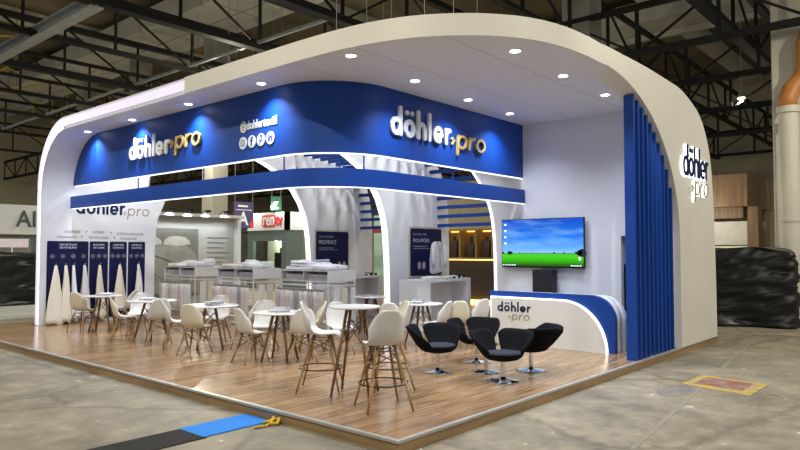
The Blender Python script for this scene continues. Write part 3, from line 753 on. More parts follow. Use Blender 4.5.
# wall washers above the louvres
for i, (x, Y) in enumerate(((6.9, 7.1), (7.8, 7.1), (5.9, 7.1), (6.9, 4.5), (7.8, 4.5), (5.9, 4.5))):
    t = thing('track_spotlight', (x, Y, 5.3), 'small white track spotlight above the louvres %s, %s one' % (('left of the middle fin wall','right of the middle fin wall')[i//3], ('middle','rear','front')[i%3]), 'ceiling light', 'track spotlights above the louvres')
    b = bm_new(); rod(b, (0,-.02,.02), (0,.10,-.12), .05, .06, n=14); rod(b, (0,-.05,.02), (0,-.05,.3), .012, n=8); box(b, -.3,.3,-.07,-.03,.28,.32); rod(b, (0,-.05,.3), (0,-.05,10.1), .006, n=6)
    O('lamp_head', b, WMET, t, world=False, auto=40)
    ld = bpy.data.lights.new('wash_beam', 'SPOT'); ld.energy = WASH_W; ld.spot_size = math.radians(110); ld.spot_blend = .4; ld.shadow_soft_size = .012; ld.color = (.95,.97,1)
    lo = bpy.data.objects.new('wash_beam', ld); COL.objects.link(lo); lo.parent = t; lo.location = (0,.12,-.15); lo.rotation_euler = (math.radians(24), 0, 0)

# unseen spotlights added behind the tall fascia to brighten racks and left wall
for i, (x, y, ax, ay) in enumerate(((2.75, 5.3, .45, .1), (2.75, 6.9, .45, .1), (2.75, 8.5, .45, .2), (2.75, 10.0, .2, .75), (3.4, 10.6, .05, .8), (4.6, 3.6, .2, .6), (6.0, 3.6, .2, .7))):
    t = thing('track_spotlight', (x, y, 4.30), 'small added spotlight out of view behind the tall fascia, %s from the front corner' % names[i], 'ceiling light', 'added spotlights behind the fascia')
    b = bm_new(); rod(b, (0,0,0), (ax*.15,ay*.15,-.12), .05, .06, n=14); rod(b, (0,0,0), (0,0,.42), .012, n=8); box(b, -.08,.08,-.3,.3,.38,.42)
    O('lamp_head', b, WMET, t, world=False, auto=40)
    ld = bpy.data.lights.new('inner_fill_beam', 'SPOT'); ld.energy = INNER_FILL_W; ld.spot_size = math.radians(130); ld.spot_blend = .8; ld.shadow_soft_size = .04; ld.color = (.92,.95,1)
    lo = bpy.data.objects.new('inner_fill_beam', ld); COL.objects.link(lo); lo.parent = t; lo.location = (ax*.18,ay*.18,-.16)
    lo.rotation_euler = Vector((ax, ay, -1)).to_track_quat('-Z', 'Y').to_euler()

# ================================================================ TELEVISION + DESK
tv = thing('television', (7.5, 2.71, 1.46), 'large flat television showing a green field under blue sky', 'television')
b = bm_new(); rbox(b, 7.49, 7.54, 1.78, 3.64, 1.46, 2.46, .008); O('tv_case', b, BLKM, tv)
b = bm_new(); box(b, 7.484, 7.489, 1.795, 3.625, 1.49, 2.445); O('screen', b, mat_screen(), tv)
b = bm_new(); box(b, 7.54, 7.6, 2.4, 3.0, 1.7, 2.2); O('wall_bracket', b, BLKM, tv)
b = bm_new()
for j in range(4): box(b, 7.481, 7.484, 3.52, 3.57, 2.33-.13*j, 2.37-.13*j)
for j in range(6): box(b, 7.481, 7.484, 3.58-.055*j, 3.61-.055*j, 1.50, 1.52)
for j in range(4): box(b, 7.481, 7.484, 1.84+.06*j, 1.88+.06*j, 1.50, 1.52)
box(b, 7.481, 7.484, 1.85, 1.89, 1.62, 1.68)
O('desktop_icons', b, M('screen_icons', (.8,.9,1), .5, var=0, emit=.9), tv)
TREE = M('dark_tree_pixels', (.0,.03,.02), .5, var=0)
for yy, s_ in ((1.82,.10),(1.88,.07),(1.95,.03),(2.2,.02),(2.42,.025),(3.4,.035),(3.45,.05),(3.6,.03),(2.9,.012),(3.2,.015)):
    b = bm_new(); prism(b, arc(yy, 1.762, s_*.9, 0, 360, 12, ry=s_*.8)[:-1], 'x', 7.4815, 7.484); O('picture_tree', b, TREE, tv)
b = bm_new(); box(b, 7.36, 7.56, 2.40, 2.84, P, 1.42); 
pd = tag(O('television_pedestal', b, M('matt_black', (.012,.013,.02), .5)), 'black pedestal column under the television behind the desk', 'pedestal')
# reception desk
dk = thing('reception_desk', (6.3, 1.8, P), 'white and blue reception desk with a curved right end', 'desk')
def desk_out(dy, dz): return [(2.97, P), (2.97, 1.06-dz)] + arc(.56+.42+dy, 1.06-dz-.42, .42, 90, 180, 10) + [(.56+dy, P)]
b = bm_new(); prism(b, desk_out(0, 0), 'x', 6.0, 6.10); O('front_shell', b, BLUE, dk, label='blue front board', auto=30)
for j, (xa, xb, dy, mm) in enumerate(((6.10, 6.24, .03, WHITE), (6.24, 6.28, .05, GREY), (6.28, 6.42, .03, WHITE), (6.42, 6.46, .05, GREY), (6.46, 6.60, .03, WHITE))):
    b = bm_new(); prism(b, desk_out(dy, dy), 'x', xa, xb); O('desk_layer', b, mm, dk, auto=30)
fp = [(2.90, P+.0), (2.90, .94)] + arc(1.48, .12, .78, 90, 180, 16, ry=.82)
b = bm_new(); prism(b, fp, 'x', 5.94, 5.965); O('front_panel', b, M('desk_front_white', (.72,.72,.66), .4, var=.02), dk, auto=30)
b = bm_new(); prism(b, [(2.93, P), (2.93, .965)] + arc(1.48, .12, .81, 90, 180, 16, ry=.845), 'x', 5.967, 5.998); O('led_line', b, LEDW, dk)
brand(dk, 'x', 5.935, 2.76, .70, .68, .17, 2.46, .56, .36, .10, NAVY, GOLDT, .008, .02)
for j, yy in enumerate((.40,)):
    b = bm_new(); lathe(b, [(0,0),(.17,0),(.20,.1),(.14,.2),(0,.22)], 16); bmesh.ops.translate(b, verts=b.verts[:], vec=(6.75, .62, P)); tag(O('storage_bag', b, CHAR, smooth=True), 'dark bag on the floor behind the right end of the desk', 'bag')

# ================================================================ CHAIRS, STOOLS, TABLES
def shell_bm():
    """eiffel-type moulded shell; front towards +Y, seat around z=0"""
    prof = [(.225,-.045,.185),(.215,-.01,.195),(.18,.004,.205),(.10,-.006,.215),(.0,-.016,.220),(-.08,-.012,.222),(-.14,.010,.222),(-.18,.055,.222),(-.205,.12,.226),(-.222,.19,.212),(-.236,.26,.190),(-.248,.32,.160),(-.256,.36,.125),(-.260,.385,.080)]
    raise_ = [0,.0,.006,.014,.024,.045,.075,.085,.06,.03,.012,.0,0,0]   # edge lift up
    fwd = [0,0,0,0,.0,.012,.035,.075,.095,.085,.065,.045,.03,.02]       # edge wrap forward
    n = 12; b = bm_new(); G = []
    for (y, z, hw), up, fw in zip(prof, raise_, fwd):
        row = []
        for i in range(n+1):
            u = -1 + 2*i/n; a = abs(u)
            row.append(b.verts.new((hw*math.sin(u*PI/2*.92)/math.sin(PI/2*.92), y + fw*a**2.4, z + up*a**2.2)))
        G.append(row)
    for A, B in zip(G, G[1:]):
        for i in range(n): b.faces.new((A[i], A[i+1], B[i+1], B[i]))
    bmesh.ops.recalc_face_normals(b, faces=b.faces[:])
    bmesh.ops.solidify(b, geom=b.faces[:], thickness=.009)
    bmesh.ops.subdivide_edges(b, edges=b.edges[:], cuts=1, use_grid_fill=True, smooth=.0) if False else None
    return b
def dsw(name, label, cat, group, h, mat, splay, ring=None):
    t = thing(name, (0,0,0), label, cat, group)
    b = shell_bm(); b.transform(Matrix.Diagonal((.89,1,1,1))); bmesh.ops.translate(b, verts=b.verts[:], vec=(0,.0,h)); O('seat_shell', b, mat, t, smooth=True, world=False)
    tops = [(-.11,.11),(.11,.11),(.11,-.10),(-.11,-.10)]; feet = [(-splay,splay*.98),(splay,splay*.98),(splay,-splay*1.05),(-splay,-splay*1.05)]
    zt = h-.055
    for a, f in zip(tops, feet):
        b = bm_new(); rod(b, (a[0],a[1],zt), ((a[0]+f[0])/2,(a[1]+f[1])/2,zt/2), .0145, .017, 8, False); rod(b, ((a[0]+f[0])/2,(a[1]+f[1])/2,zt/2), (f[0],f[1],0), .017, .011, 8)
        O('leg', b, LEGW, t, world=False, smooth=True)
    b = bm_new()
    def at(i, u): return Vector((tops[i][0]+(feet[i][0]-tops[i][0])*u, tops[i][1]+(feet[i][1]-tops[i][1])*u, zt*(1-u)))
    s = .36/h if h > .5 else 1
    for i in range(4):
        j = (i+1)%4
        rod(b, at(i, .08*s), at(j, .45*s), .0045, n=6); rod(b, at(j, .08*s), at(i, .45*s), .0045, n=6)
    for x, y in tops: rod(b, (x,y,zt), (x*.75,y*.75,h-.008), .008, n=6)
    for i in range(4): rod(b, at(i,.02), at((i+1)%4,.02), .005, n=6)
    O('wire_strut', b, BLKM, t, world=False)
    if ring:
        u = 1-ring/zt; rr = max(abs(at(0,u).x), abs(at(0,u).y))*1.38
        b = bm_new(); tube(b, [(rr*math.cos(2*PI*i/28), rr*math.sin(2*PI*i/28)-.005, ring) for i in range(28)], .008, 6, closed=True); O('footrest_ring', b, BLKM, t, world=False, smooth=True)
    return t
def face(phi): return YAW - math.radians(phi) - PI/2        # phi 0 = looking away from the photographer, 90 = to the right
chairs_g = 'white moulded chairs with wooden legs'
lib = {}
def chair(x, y, phi, label, cream=False, kind='chair'):
    key = (kind, cream)
    m_ = PLC if cream else PLW
    if key not in lib:
        if kind == 'chair': t = dsw('moulded_chair', label, 'chair', chairs_g, .44, m_, .205)
        else: t = dsw('bar_stool', label, 'bar stool', 'white moulded bar stools', .68, m_, .25, .27)
        lib[key] = t; t.location = (x,y,P); t.rotation_euler = (0,0,face(phi))
    else: copy_tree(lib[key], (x,y,P), face(phi), label)
chair(1.66, 4.42, 48, 'white moulded chair left of the nearest dining table, facing right, beside the left bar stool')
chair(2.52, 5.20, 175, 'white moulded chair on the far side of the nearest dining table')
chair(2.16, 3.84, -18, 'white moulded chair with its back to us in front of the nearest dining table')
chair(3.05, 4.63, -100, 'cream moulded chair facing left behind the left bar stool', True)
chair(2.50, 5.70, -82, 'white moulded chair facing left between the two middle dining tables')
chair(1.56, 5.80, 12, 'cream moulded chair with its back to us at the table with a grey brochure stack', True)
chair(1.74, 6.69, 70, 'white moulded chair facing right behind the cream chair at the second table')
chair(2.75, 6.95, 178, 'white moulded chair behind the second dining table, against the racks')
chair(1.56, 8.25, 68, 'cream moulded chair facing right at the third dining table', True)
chair(2.15, 8.80, 170, 'white moulded chair on the far side of the third dining table')
chair(1.80, 7.40, -28, 'white moulded chair with its back to us right of the third dining table')
chair(1.67, 10.29, 14, 'cream moulded chair with its back to us before the hanging towels', True)
chair(2.50, 10.1, -85, 'white moulded chair facing left beside the leftmost dining table')
chair(3.15, 4.05, 160, 'white moulded chair half hidden behind the far bar stool')
chair(3.9, 3.55, 12, 'white moulded chair with its back to us left of the left lounge chair')
chair(4.55, 3.10, -62, 'white moulded chair partly hidden under the table behind the lounge chairs')
chair(4.95, 2.95, -5, 'cream moulded chair with its back to us behind the left lounge chair', True)
chair(5.5, 2.95, -38, 'white moulded chair beside the cream chair behind the lounge chairs')
chair(1.02, 2.14, 91, 'white bar stool left of the bar table, facing right', kind='stool')
chair(.83, .945, -19, 'white bar stool nearest to us with its back turned', kind='stool')
chair(1.60, 1.57, -108, 'cream bar stool right of the bar table, half hidden behind the nearest stool', True, kind='stool')

def round_table(x, y, r, h, spl, label, leg=.022, mat=LEGD, rz=0):
    t = thing('round_table', (x,y,P), label, 'table', 'white round tables with wooden legs', rz)
    b = bm_new(); lathe(b, [(0,h-.022),(r-.012,h-.022),(r,h-.012),(r,h-.004),(r-.004,h),(0,h)], 40); O('table_top', b, TABT, t, world=False, auto=40)
    for i in range(4):
        a = PI/4 + i*PI/2; ca, sa = math.cos(a), math.sin(a)
        b = bm_new(); rod(b, (.11*ca,.11*sa,h-.03), (spl*ca,spl*sa,0), leg, leg*.75, 10); O('leg', b, mat, t, world=False, smooth=True)
    b = bm_new()
    def at(i,u):
        a = PI/4+i*PI/2; q = .11+(spl-.11)*u; return Vector((q*math.cos(a), q*math.sin(a), (h-.03)*(1-u)))
    for i in range(4):
        j=(i+1)%4; rod(b, at(i,.12), at(j,.42), .005, n=6); rod(b, at(j,.12), at(i,.42), .005, n=6)
    rod(b, (-.14,0,h-.028), (.14,0,h-.028), .008, n=6); rod(b, (0,-.14,h-.028), (0,.14,h-.028), .008, n=6)
    O('wire_strut', b, BLKM, t, world=False)
    return t
round_table(1.12, 1.66, .30, 1.03, .32, 'tall round white bar table between the stools', .020, LEGD, .52)
TB = [(2.02, 4.18, .41, 'round white dining table nearest to us behind the left bar stool'), (2.05, 6.12, .48, 'round white dining table in the middle row left of the nearest one'),
      (1.95, 7.95, .46, 'round white dining table third in the row, before the navy panels'), (1.95, 9.95, .37, 'round white dining table farthest left near the hanging towels'),
      (4.75, 3.62, .40, 'round white table behind the left lounge chair'), (5.43, 5.5, .33, 'small round white table near the middle fin wall')]
for i_, (x, y, r, lb_) in enumerate(TB): round_table(x, y, r, .745, .30, lb_, .024, rz=(.5, 1.0, .3, .8, .2, .6)[i_])
# brochures on the tables
def brochures(x, y, n, label, rz):
    for i in range(n):
        b = bm_new(); wq, dq = .15-.005*i, .11-.004*i
        a = rz + random.uniform(-.3,.3); dx, dy = random.uniform(-.03,.03), random.uniform(-.03,.03)
        rbox(b, -wq, wq, -dq, dq, 0, .016, .004, 1)
        o = O('brochure', b, MAGZ if i % 2 else PAPER, origin=(0,0,0)); o.location = (x+dx, y+dy, P+.7455+i*.0165); o.rotation_euler = (0,0,a)
        tag(o, '%s, %s of its stack' % (label, ['lowest','second from the bottom','third from the bottom','topmost'][i if i < n-1 else 3]), 'brochure', 'brochures on the dining tables')
brochures(2.0, 4.15, 4, 'glossy brochure on the nearest dining table', .4); brochures(2.08, 6.05, 4, 'glossy brochure on the second dining table', .2)
brochures(1.9, 7.95, 3, 'glossy brochure on the third dining table', .7); brochures(1.98, 9.9, 3, 'glossy brochure on the leftmost dining table', .3)
brochures(4.7, 3.62, 4, 'glossy brochure on the table behind the lounge chairs', .5); brochures(5.4, 5.5, 2, 'glossy brochure on the small table near the middle fin', .1)

# lounge chairs
def lounge(label):
    t = thing('lounge_chair', (0,0,0), label, 'lounge chair', 'charcoal swivel lounge chairs')
    # wings: surface in polar coordinates, front = +Y
    def wing(s):
        b = bm_new(); nu, nv = 20, 8; G = []
        for i in range(nu+1):
            u = i/nu; th = math.radians(54 + u*123.5)         # angle from the front, up to the rear gap
            hmax = .335*math.sin(PI*min(1, (u*.86+.02)))**.45*(1-.10*(1-u)) if u < 1 else .12
            hmax = .30*min(1, (u/.40))**.6 * (1-max(0,(u-.85)/.15)**2.5*.22)
            row = []
            for j in range(nv+1):
                v = j/nv
                r = .17 + (.20*v**.55 + .07*v**2)*(.30+.70*min(1, u/.42)**.8)
                z = .30 + .02*v + hmax*v**1.35
                back = .03*v*max(0, -math.cos(th))
                x = s*(r*1.02)*math.sin(th)+s*.010; y = (r*.95+back)*math.cos(th)
                # keep the rear edges apart
                if u > .9: x += s*.02*(u-.9)/.1
                row.append(b.verts.new((x, y, z)))
            G.append(row)
        for A, B in zip(G, G[1:]):
            for j in range(nv): b.faces.new((A[j], A[j+1], B[j+1], B[j]))
        bmesh.ops.recalc_face_normals(b, faces=b.faces[:]); bmesh.ops.solidify(b, geom=b.faces[:], thickness=.035)
        return b
    for s in (-1, 1): O('back_wing', wing(s), CHAR, t, world=False, smooth=True)
    b = bm_new(); lathe(b, [(0,.262),(.12,.266),(.20,.285),(.245,.315),(.25,.335),(.22,.345),(0,.34)], 28); O('seat_bowl', b, CHAR, t, world=False, smooth=True)
    b = bm_new(); lathe(b, [(0,.342),(.20,.345),(.232,.36),(.225,.378),(.17,.388),(0,.386)], 28); bmesh.ops.scale(b, verts=b.verts[:], vec=(1.05,.98,1)); bmesh.ops.translate(b, verts=b.verts[:], vec=(0,.03,0)); O('seat_cushion', b, CHAR2, t, world=False, smooth=True, label='seat cushion, greyed for light on its top')
    b = bm_new(); lathe(b, [(.028,.01),(.028,.27)], 14); O('pedestal', b, CHROME, t, world=False, auto=40)
    b = bm_new(); lathe(b, [(0,0),(.215,0),(.218,.006),(.19,.013),(.08,.024),(.04,.035),(.03,.06),(0,.06)], 36); O('disc_base', b, CHROME, t, world=False, smooth=True)
    return t
L1 = lounge('charcoal swivel lounge chair nearest to us, its twin wings toward the desk')
L1.location = (2.91,.75,P); L1.rotation_euler = (0,0,face(176))
for x, y, ph, lb_ in ((2.89,1.80,148,'charcoal swivel lounge chair on the left of the group'), (3.93,1.86,160,'charcoal swivel lounge chair at the back of the group'), (3.82,.86,-62,'charcoal swivel lounge chair on the right by the desk logo')):
    copy_tree(L1, (x,y,P), face(ph), lb_)
t = thing('side_table', (3.3, 1.27, P), 'low side table with chrome disc foot among the lounge chairs', 'side table')
b = bm_new(); lathe(b, [(0,.375),(.17,.375),(.175,.385),(.17,.395),(0,.395)], 30); O('table_top', b, M('black_table_top', (.02,.02,.025), .3), t, world=False, auto=40)
b = bm_new(); lathe(b, [(.025,.01),(.025,.375)], 12); O('pedestal', b, CHROME, t, world=False, auto=40)
b = bm_new(); lathe(b, [(0,0),(.20,0),(.203,.006),(.17,.014),(.05,.03),(0,.035)], 32); O('disc_base', b, CHROME, t, world=False, smooth=True)

# ================================================================ DISPLAY RACKS
def fold_towel(x, y, z, lx, ly, h, mat, label, group, rz=0):
    b = bm_new(); rbox(b, -lx/2, lx/2, -ly/2, ly/2, 0, h, min(h, lx, ly)*.46, 4)
    for v in b.verts:
        v.co.z *= 1 + .22*math.sin(v.co.y*13+x*31+y*7)
        v.co.z += .012*math.sin(v.co.x*17+x*9)*(v.co.z/h) ; v.co.x *= 1+.05*math.sin(v.co.z*90+y)
    o = O('folded_towel', b, mat, origin=(0,0,0), smooth=True); o.location = (x,y,z); o.rotation_euler = (0,0,rz)
    tag(o, label, 'towel', group); return o
hang_src = {}
def hang_cloth(x, y, z0, z1, wy, mat, label, group):
    key = (mat.name, round(wy,3), round(z1-z0,2))
    if key not in hang_src:
        b = bm_new(); n = 10; G = []
        for r in range(5):
            u = r/4; row = []
            for i in range(n+1):
                q = i/n; row.append(b.verts.new((.018*math.sin(q*9+1)*(1-.3*u), (q-.5)*wy*(1-.08*u), (z1-z0)*u)))
            G.append(row)
        for A, B in zip(G, G[1:]):
            for i in range(n): b.faces.new((A[i],A[i+1],B[i+1],B[i]))
        bmesh.ops.recalc_face_normals(b, faces=b.faces[:]); bmesh.ops.solidify(b, geom=b.faces[:], thickness=.02)
        o = O('hanging_cloth', b, mat, origin=(0,0,0), smooth=True); hang_src[key] = o
    else:
        o = hang_src[key].copy(); COL.objects.link(o)
    o.location = (x,y,z0); tag(o, label, 'towel', group)
RK = ((6.17, 7.70, 'right'), (8.73, 10.15, 'middle'), (11.15-.0, 12.6-1.0+.1, 'left'))
for ri, (ya, yb, nm) in enumerate(((6.17, 7.70, 'right-hand'), (8.70, 10.15, 'middle'), (11.15, 12.66, 'left-hand'))):
    t = thing('display_rack', (5.25, (ya+yb)/2, P), ['white display rack with cubbies nearest the left fin wall','white display rack with cubbies in the middle of the row','white display rack with cubbies nearest the bed picture and left wall'][ri], 'display rack', 'white towel display racks')
    z0, z1, x0, x1 = 1.15, 1.39, 4.85, 5.66
    b = bm_new(); box(b, x0, x1, ya, yb, z0, z0+.02); box(b, x0, x1, ya, yb, z1-.02, z1)
    for yy in (ya, (ya+yb)/2-.01, yb-.02): box(b, x0, x1, yy, yy+.02, z0+.02, z1-.02)
    box(b, x1-.015, x1, ya+.02, yb-.02, z0+.02, z1-.02); box(b, x0+.42, x0+.435, ya+.02, yb-.02, z0+.02, z1-.02)
    O('cubby_box', b, WMET, t)
    b = bm_new()
    for x in (x0+.015, x1-.015):
        for y in (ya+.015, yb-.015): box(b, x-.014, x+.014, y-.014, y+.014, P, z0)
    for y in (ya+.015, yb-.015): box(b, x0+.02, x1-.02, y-.01, y+.01, 1.06, 1.085)
    for x in (x0+.015, x1-.015): box(b, x-.01, x+.01, ya, yb, 1.06, 1.085)
    O('post_frame', b, WMET, t)
    b = bm_new(); box(b, x0, x1, ya, yb, .22, .25); box(b, x0+.02, x1-.02, ya+.02, yb-.02, P, .22); O('base_shelf', b, WMET, t)
    b = bm_new(); xr = 4.72
    rod(b, (xr, ya-.05, 1.0), (xr, yb-.02, 1.0), .012, n=8); 
    for y in (ya-.05, yb-.02): rod(b, (xr,y,1.0), (x0+.015,y+.0,1.05), .010, n=8)
    for i in range(int((yb-ya)/.1)): box(b, xr-.03, xr+.03, ya+.02+i*.1, ya+.06+i*.1, .955, .99)
    O('hanging_rail', b, GMET, t)
    b = bm_new()
    for i in range(2):
        y0_ = ya+.06+i*(yb-ya)/2
        for s_ in range(3): box(b, x0+.05, x0+.30, y0_, y0_+(yb-ya)/2-.16, z0+.022+s_*.045, z0+.060+s_*.045)
    g = 'folded cloths in the rack cubbies'; tag(O('folded_cloth', b, CLOTHG), 'dark grey folded cloth stack inside the cubbies of the %s rack' % nm, 'cloth', g)
    # hanging cloths along the rail and a second line inside
    n = 10; mats = [CLOTHC, CLOTHW, CLOTHP, CLOTHW, CLOTHC, CLOTHG, CLOTHW, CLOTHC, CLOTHW, CLOTHP]
    wy = (yb-ya)/n*.92
    for i in range(n):
        hang_cloth(xr, ya+(yb-ya)*(i+.5)/n, .30+.06*((i*3)%3), .96, wy, mats[(i+ri*3) % 10], 'long narrow towel on the low rail of the %s rack, %s from the right' % (nm, names[i]), 'towels on the %s rack rail' % nm)
    for i in range(3):
        b = bm_new(); xx = 5.0+i*.25; box(b, xx, xx+.16, ya-.012, ya+.002, .32, 1.02)
        for v in b.verts: v.co.y += .01*math.sin(v.co.x*40)
        tag(O('hanging_cloth', b, [CLOTHW, CLOTHC, CLOTHW][i]), 'towel hung on the right end of the %s rack, %s from the front' % (nm, names[i]), 'towel', 'towels on the end of the %s rack' % nm)
    spots = [(.2,.22,.10,CLOTHW),(.5,.2,.06,CLOTHC if ri==1 else CLOTHW),(.78,.24,.07,CLOTHC if ri!=0 else CLOTHW)]
    for i, (u, wv, h, mm) in enumerate(spots):
        fold_towel(x0+.2, ya+(yb-ya)*u, z1, .34, (yb-ya)*.30, h*1.25, mm, 'folded towel on the front of the %s rack, %s from the right' % (nm, names[i]), 'folded towels on the racks')
        fold_towel(x0+.55, ya+(yb-ya)*u+.03, z1, .34, (yb-ya)*.28, .10+.04*((i+ri)%3), CLOTHW, 'towel at the back of the %s rack top, %s from the right' % (nm, names[i]), 'folded towels on the racks')
for i in range(4):
    fold_towel(5.72, 7.35, 1.39+.055*i+.0, .36-.02*i, .30, .055, CLOTHB, 'pale blue folded towel piled before the Provence poster, %s from the bottom' % names[i], 'pale blue towel pile')
for i in range(2):
    fold_towel(5.05, 7.28, 1.39+.08+.06*i, .30, .34, .06, CLOTHW, 'white folded towel heaped at the left end of the right-hand rack, %s' % ['lower','upper'][i], 'folded towels on the racks')
# consoles by the fins
for x0, x1, y0, y1, lab in ((6.26, 8.22, 4.95, 5.45, 'white waterfall console under the bathrobe poster'), (6.3, 8.1, 7.62, 8.12, 'white waterfall console under the Provence poster')):
    t = thing('console_table', ((x0+x1)/2,(y0+y1)/2,P), lab, 'console', 'white consoles under the posters')
    b = bm_new(); box(b, x0, x1, y0, y1, 1.12, 1.18); O('console_top', b, WHITE, t)
    b = bm_new(); box(b, x0, x0+.46, y0, y1, P, 1.12); O('side_cabinet', b, WHITE, t)
    b = bm_new(); box(b, x1-.12, x1, y0, y1, P, 1.12); O('side_panel', b, WHITE, t)
    b = bm_new(); box(b, x0+.46, x1-.12, y1-.03, y1, P, 1.12); O('back_panel', b, WHITE, t)
    for j in range(5):
        xx = x1-.55+.09*j; b = bm_new(); rbox(b, xx, xx+.075, y0+.08, y0+.30, 1.18, 1.22+.015*(j%3), .004, 1)
        tag(O('catalogue', b, [NAVY, PAPER, CHAR, PAPER, NAVY][j]), 'small catalogue on the console under the %s poster, %s from the left' % (lab.split('the ')[-1].split(' poster')[0], names[j]), 'catalogue', 'catalogues on the consoles')
    for j in range(3):
        fold_towel(x0+.72+.33*j, y0+.24, 1.18, .30, .26, .05, CLOTHW, 'flat towel on the console under the %s poster, %s from the left' % (lab.split('the ')[-1].split(' poster')[0], names[j]), 'towels on the consoles')

# ================================================================ OTHER STANDS
def wall_thing(name, loc, label, cat, group=None): return thing(name, loc, label, cat, group)
# bed picture wall
bw = wall_thing('bed_picture_wall', (7.6, 16, 0), 'neighbouring grey wall with a large printed picture of a made bed', 'exhibition wall')
GR1 = M('bed_wall_grey', (.40,.41,.40), .6, var=.05, scale=1); GR2 = M('bed_print_grey', (.18,.175,.155), .6, var=.15, scale=2); GR3 = M('bed_print_light', (.48,.46,.41), .6, var=.15, scale=3); GR4 = M('bed_print_dark', (.16,.155,.14), .6, var=.15, scale=3)
b = bm_new(); box(b, 4.6, 9.4, 16, 16.3, 0, 2.95); O('wall_panel', b, GR1, bw)
b = bm_new(); box(b, 4.6, 9.5, 15.6, 16.3, 2.95, 3.05); box(b, 9.4, 9.55, 15.8, 16.3, 0, 2.95); O('top_ledge', b, WHITE, bw)
b = bm_new(); box(b, 4.6, 7.95, 15.985, 15.995, .3, 2.55); O('picture_board', b, GR2, bw)
b = bm_new(); prism(b, rrect(4.7, 7.9, .9, 2.42, .06), 'y', 15.97, 15.98); prism(b, rrect(4.8, 7.78, .9, 2.34, .06), 'y', 15.966, 15.97); O('printed_headboard', b, M('headboard_print', (.16,.155,.14), .6, var=.06), bw)
b = bm_new(); prism(b, [(4.7,.4),(8.1,.4),(8.05,.9),(7.95,1.4),(7.8,1.75),(7.5,1.98),(6.9,2.02),(6.4,1.98),(5.2,2.0),(4.7,1.95)], 'y', 15.955, 15.965); O('printed_duvet', b, M('duvet_print', (.27,.26,.23), .6, var=.30, scale=1.6), bw)
b = bm_new(); tube(b, [(5.2,15.955,1.85),(6.2,15.955,1.72),(7.0,15.955,1.45),(7.6,15.955,.8)], .018, 5); tube(b, [(4.8,15.955,1.4),(6.0,15.955,1.25),(6.9,15.955,.8)], .015, 5); O('printed_fold', b, M('fold_print', (.20,.19,.17), .6), bw)
for cx in (6.12, 7.15):
    b = bm_new(); prism(b, [(cx-.5,2.0),(cx-.46,2.16),(cx-.28,2.27),(cx,2.3),(cx+.28,2.26),(cx+.45,2.14),(cx+.48,2.02),(cx,1.96)], 'y', 15.945, 15.953); O('printed_pillow', b, M('pillow_print', (.46,.45,.41), .6, var=.12), bw)
b = bm_new()
for j in range(9): box(b, 8.3, 9.15-.12*(j%3), 15.985, 15.995, 2.25-.17*j, 2.28-.17*j)
O('printed_text', b, M('grey_text_print', (.22,.23,.23), .6), bw)
b = bm_new(); box(b, 4.62, 6.2, 15.98, 15.99, 2.55, 2.68); O('dark_stripe', b, M('dark_stripe', (.05,.05,.05), .6), bw)
for i, px in enumerate((6.65, 7.3, 7.98, 8.7, 5.8)):
    t = thing('arm_spotlight', (px, 15.9, 3.05), 'small arm spotlight clipped above the bed picture wall, number in row unclear', 'spotlight', 'arm spotlights over the bed picture')
    t['label'] = 'arm spotlight above the bed picture wall, %s' % ['over the pillows','right of the pillows','left of the printed text','over the printed text','leftmost behind the booth wall'][i]
    b = bm_new(); tube(b, [(0,0,0),(0,-.2,.12),(0,-.42,.1)], .012, 6); box(b, -.07,.07,-.52,-.40,.04,.12); O('lamp_arm', b, BLKM, t, world=False)
    ld = bpy.data.lights.new('arm_beam', 'SPOT'); ld.energy = 34; ld.spot_size = math.radians(110); ld.spot_blend = .9; ld.shadow_soft_size = .04; ld.color = (.92,1,1)
    lo = bpy.data.objects.new('arm_beam', ld); COL.objects.link(lo); lo.parent = t; lo.location = (0,-.46,.0); lo.rotation_euler = (math.radians(35),0,0)
# white pillars + hall banner
def banner(x, y, z0, z1, wd, mat, s, txt, label, axis='y'):
    t = thing('hanging_banner', (x+wd/2, y, z0), label, 'banner', 'hanging hall banners')
    b = bm_new(); box(b, x, x+wd, y, y+.02, z0, z1); O('banner_cloth', b, mat, t)
    b = fit(s, wd*.52, .004, .03, 0, (z1-z0)*.50); place_y(b, x+wd*.22, y-.01, z0+(z1-z0)*.13); O('banner_letter', b, SIGNW, t)
    if txt:
        b = bm_new(); box(b, x+.1, x+wd-.1, y-.008, y-.004, z1-.36, z1-.33); box(b, x+.2, x+wd-.3, y-.008, y-.004, z1-.22, z1-.14); O('banner_line', b, SIGNW, t)
    b = bm_new(); rod(b, (x+.05,y,z1), (x+.05,y,15.4), .01, n=6); rod(b, (x+wd-.05,y,z1), (x+wd-.05,y,15.4), .01, n=6); O('banner_wire', b, GMET, t)
    return t
PUR = M('purple_banner', (.07,.06,.17), .6, var=.05); GRN = M('green_banner', (.02,.13,.06), .6, var=.05)
t = banner(12.16, 20, 2.8, 3.93, 1.02, PUR, 'A', True, 'purple hanging banner with a large white letter A')
b = bm_new(); prism(b, [(13.18,2.8),(13.18,3.25),(12.98,3.0),(13.0,2.8)], 'y', 19.985, 19.995); O('red_corner', b, M('red_pink', (.7,.06,.12), .5), t)
banner(14.6, 20.6, 3.7, 4.35, .62, GRN, 'Z', False, 'green hanging banner above the red lettered stand')
b = bm_new(); box(b, 16.5, 17.0, 26, 26.5, 0, 14)
